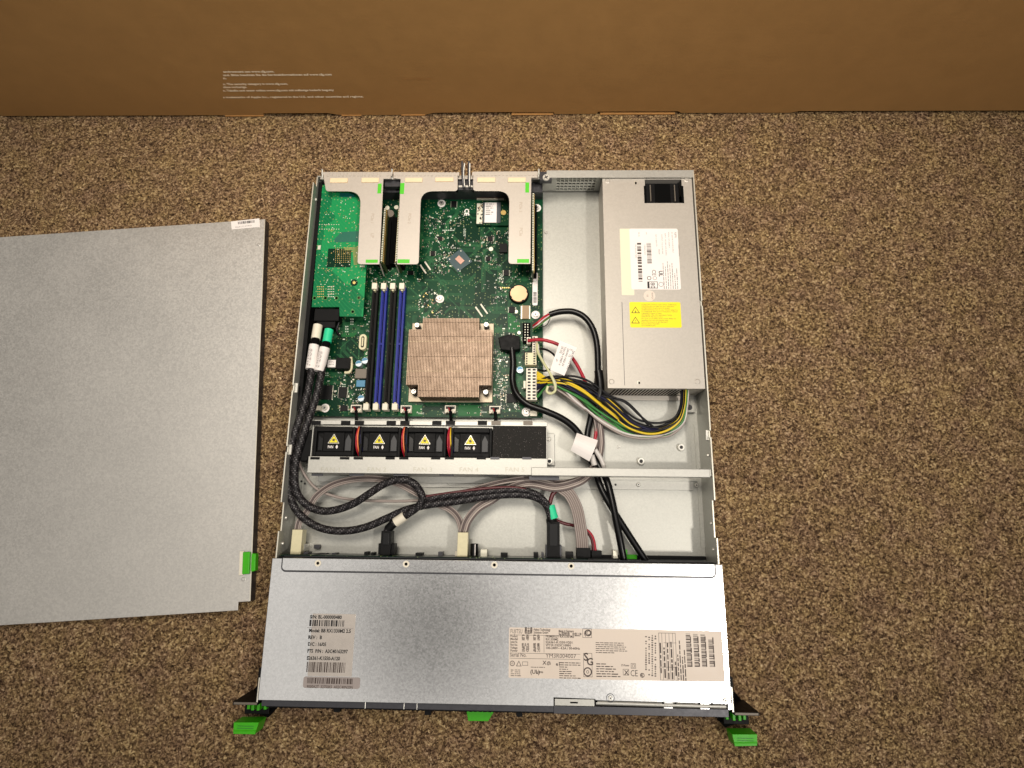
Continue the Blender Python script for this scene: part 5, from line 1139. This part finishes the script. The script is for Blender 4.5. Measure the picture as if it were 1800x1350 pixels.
def frame(px0, py0, px1, py1, w=.35):
    r = RC(px0, py0, px1, py1, CZT)
    for q in ((r[0], r[1], r[2], r[2] + w), (r[0], r[1], r[3] - w, r[3]), (r[0], r[0] + w, r[2] + w, r[3] - w), (r[1] - w, r[1], r[2] + w, r[3] - w)): m.rc(q, CZT + .16, CZT + .2, inkbrown)
ring(900.5, 1166, 1.7, 2.3); ring(900.5, 1166, .5, .8); frame(1024, 1105, 1040, 1121); ring(1034, 1112.5, 2.0, 3.0); t2('Q', 1030.5, 1116, 4, None, b=0); t2('(', 1026.5, 1116, 4)
q = U(912, 1167); m.add([(q[0] - 2.6, q[1] - 2, CZT + .2), (q[0] + 2.6, q[1] - 2, CZT + .2), (q[0], q[1] + 3, CZT + .2)], [(0, 1, 2)], inkbrown); m.add([(q[0] - 1.7, q[1] - 1.5, CZT + .24), (q[0] + 1.7, q[1] - 1.5, CZT + .24), (q[0], q[1] + 2, CZT + .24)], [(0, 1, 2)], labpink); t2('!', 911, 1170, 2.5, None, b=.0)
t2('X', 954, 1168, 3.4); t2('♲', 961, 1169, 3.2); t2('R', 948, 1170, 0.1); t2('e1', 977, 1170, 3.2); t2('(UL)', 932, 1184, 3.6); t2('N1996', 942, 1183, 1.8); frame(918, 1163, 928, 1170)
w = U(983, 1164); m.lines(w[0], w[1], [19.5, 19.5, 8, 8, 12, 11, 15, 20], 1.85, 1.3, CZT + .2, inkbrown, 6); w = U(905, 1177); m.lines(w[0], w[1], [5, 5.5, 5, 5.5], 1.6, 1.1, CZT + .2, inkbrown, 7); w = U(898, 1177); m.lines(w[0], w[1], [3, 2, 3, 3], 1.6, 1.1, CZT + .2, inkbrown, 8); w = U(933, 1172); m.lines(w[0], w[1], [13], 1.6, 1.1, CZT + .2, inkbrown, 9)
frame(1025.5, 1148, 1041, 1190); t2('S', 1026, 1161, 7, None, b=.03); t2('G', 1031, 1169, 6.5, None, b=.03); ring(1033, 1181, 2.9, 4.0); ring(1033, 1181, .9, 1.3)
w = U(1047, 1129); m.lines(w[0], w[1], [26, 26, 28, 27, 29, 17], 1.7, 1.2, CZT + .2, inkbrown, 10)
w = U(1048, 1166); m.lines(w[0], w[1], [9, 16, 18, 16, 20, 22], 2.1, 1.5, CZT + .2, inkbrown, 11)
t2('IT-Power', 1092, 1171, 1.8, 14); frame(1109, 1166, 1117.5, 1175); frame(1111, 1168, 1115.5, 1173); frame(1095, 1176, 1105.5, 1187); t2('X', 1097.5, 1186, 4); t2('CE', 1108, 1188.5, 5.6, 12.5, b=.0); ring(1129, 1187, 1.4, 2.0); t2('R', 1126, 1190, 3)
for c in range(4):                                  # column blocks of small symbols
    for k in range(18):
        if RR.random() < .85: w = U(1135.5 + c * 5.5, 1115 + c * 1.2 + k * 4.1); m.rbox(w[0], w[1], RR.uniform(.8, 1.7), RR.uniform(.8, 1.5), 0, CZT + .17, CZT + .2, inkbrown)
r = RC(1158, 1112, 1190, 1196, CZT); frame(1159, 1112.5, 1189, 1196)
for f in (.2, .4, .6, .8): m.box(r[0] + (r[1] - r[0]) * f, r[0] + (r[1] - r[0]) * f + .3, r[2] + .5, r[3] - .5, CZT + .16, CZT + .2, inkbrown)
m.box(r[0], r[1], r[2] + 11, r[2] + 11.3, CZT + .16, CZT + .21, inkbrown); m.box(r[0] + 5, r[1], r[3] - 9, r[3] - 8.7, CZT + .16, CZT + .21, inkbrown)
for f, a0, L_ in ((.04, 12, 26), (.24, 4, 26), (.44, 2, 32), (.64, 2, 32), (.84, 8, 12)): m.lines(r[0] + (r[1] - r[0]) * f + .4, r[2] + a0 * .5, [L_], 2, 2.4, CZT + .2, inkbrown, int(f * 100), True)
w = U(1192.5, 1196); m.lines(w[0], w[1], [22, 34, 20, 26], 2.1, 1.8, CZT + .2, inkbrown, 31, True)
for k, (px, y0) in enumerate(((1206.5, 1113), (1219.5, 1113), (1232.5, 1113.5), (1246, 1121.5))):
    q = RC(px, y0, px + 8, 1172, CZT); m.barcode(*q, CZT + .2, inkbrown, 40 + k, True, mod=.4)
    w = U(px + 9, 1172); m.lines(w[0], w[1], [26], 2, 1.8, CZT + .2, inkbrown, 50 + k, True)
m.build('type_label', cov, label='long beige sticker full of small print at the front right')
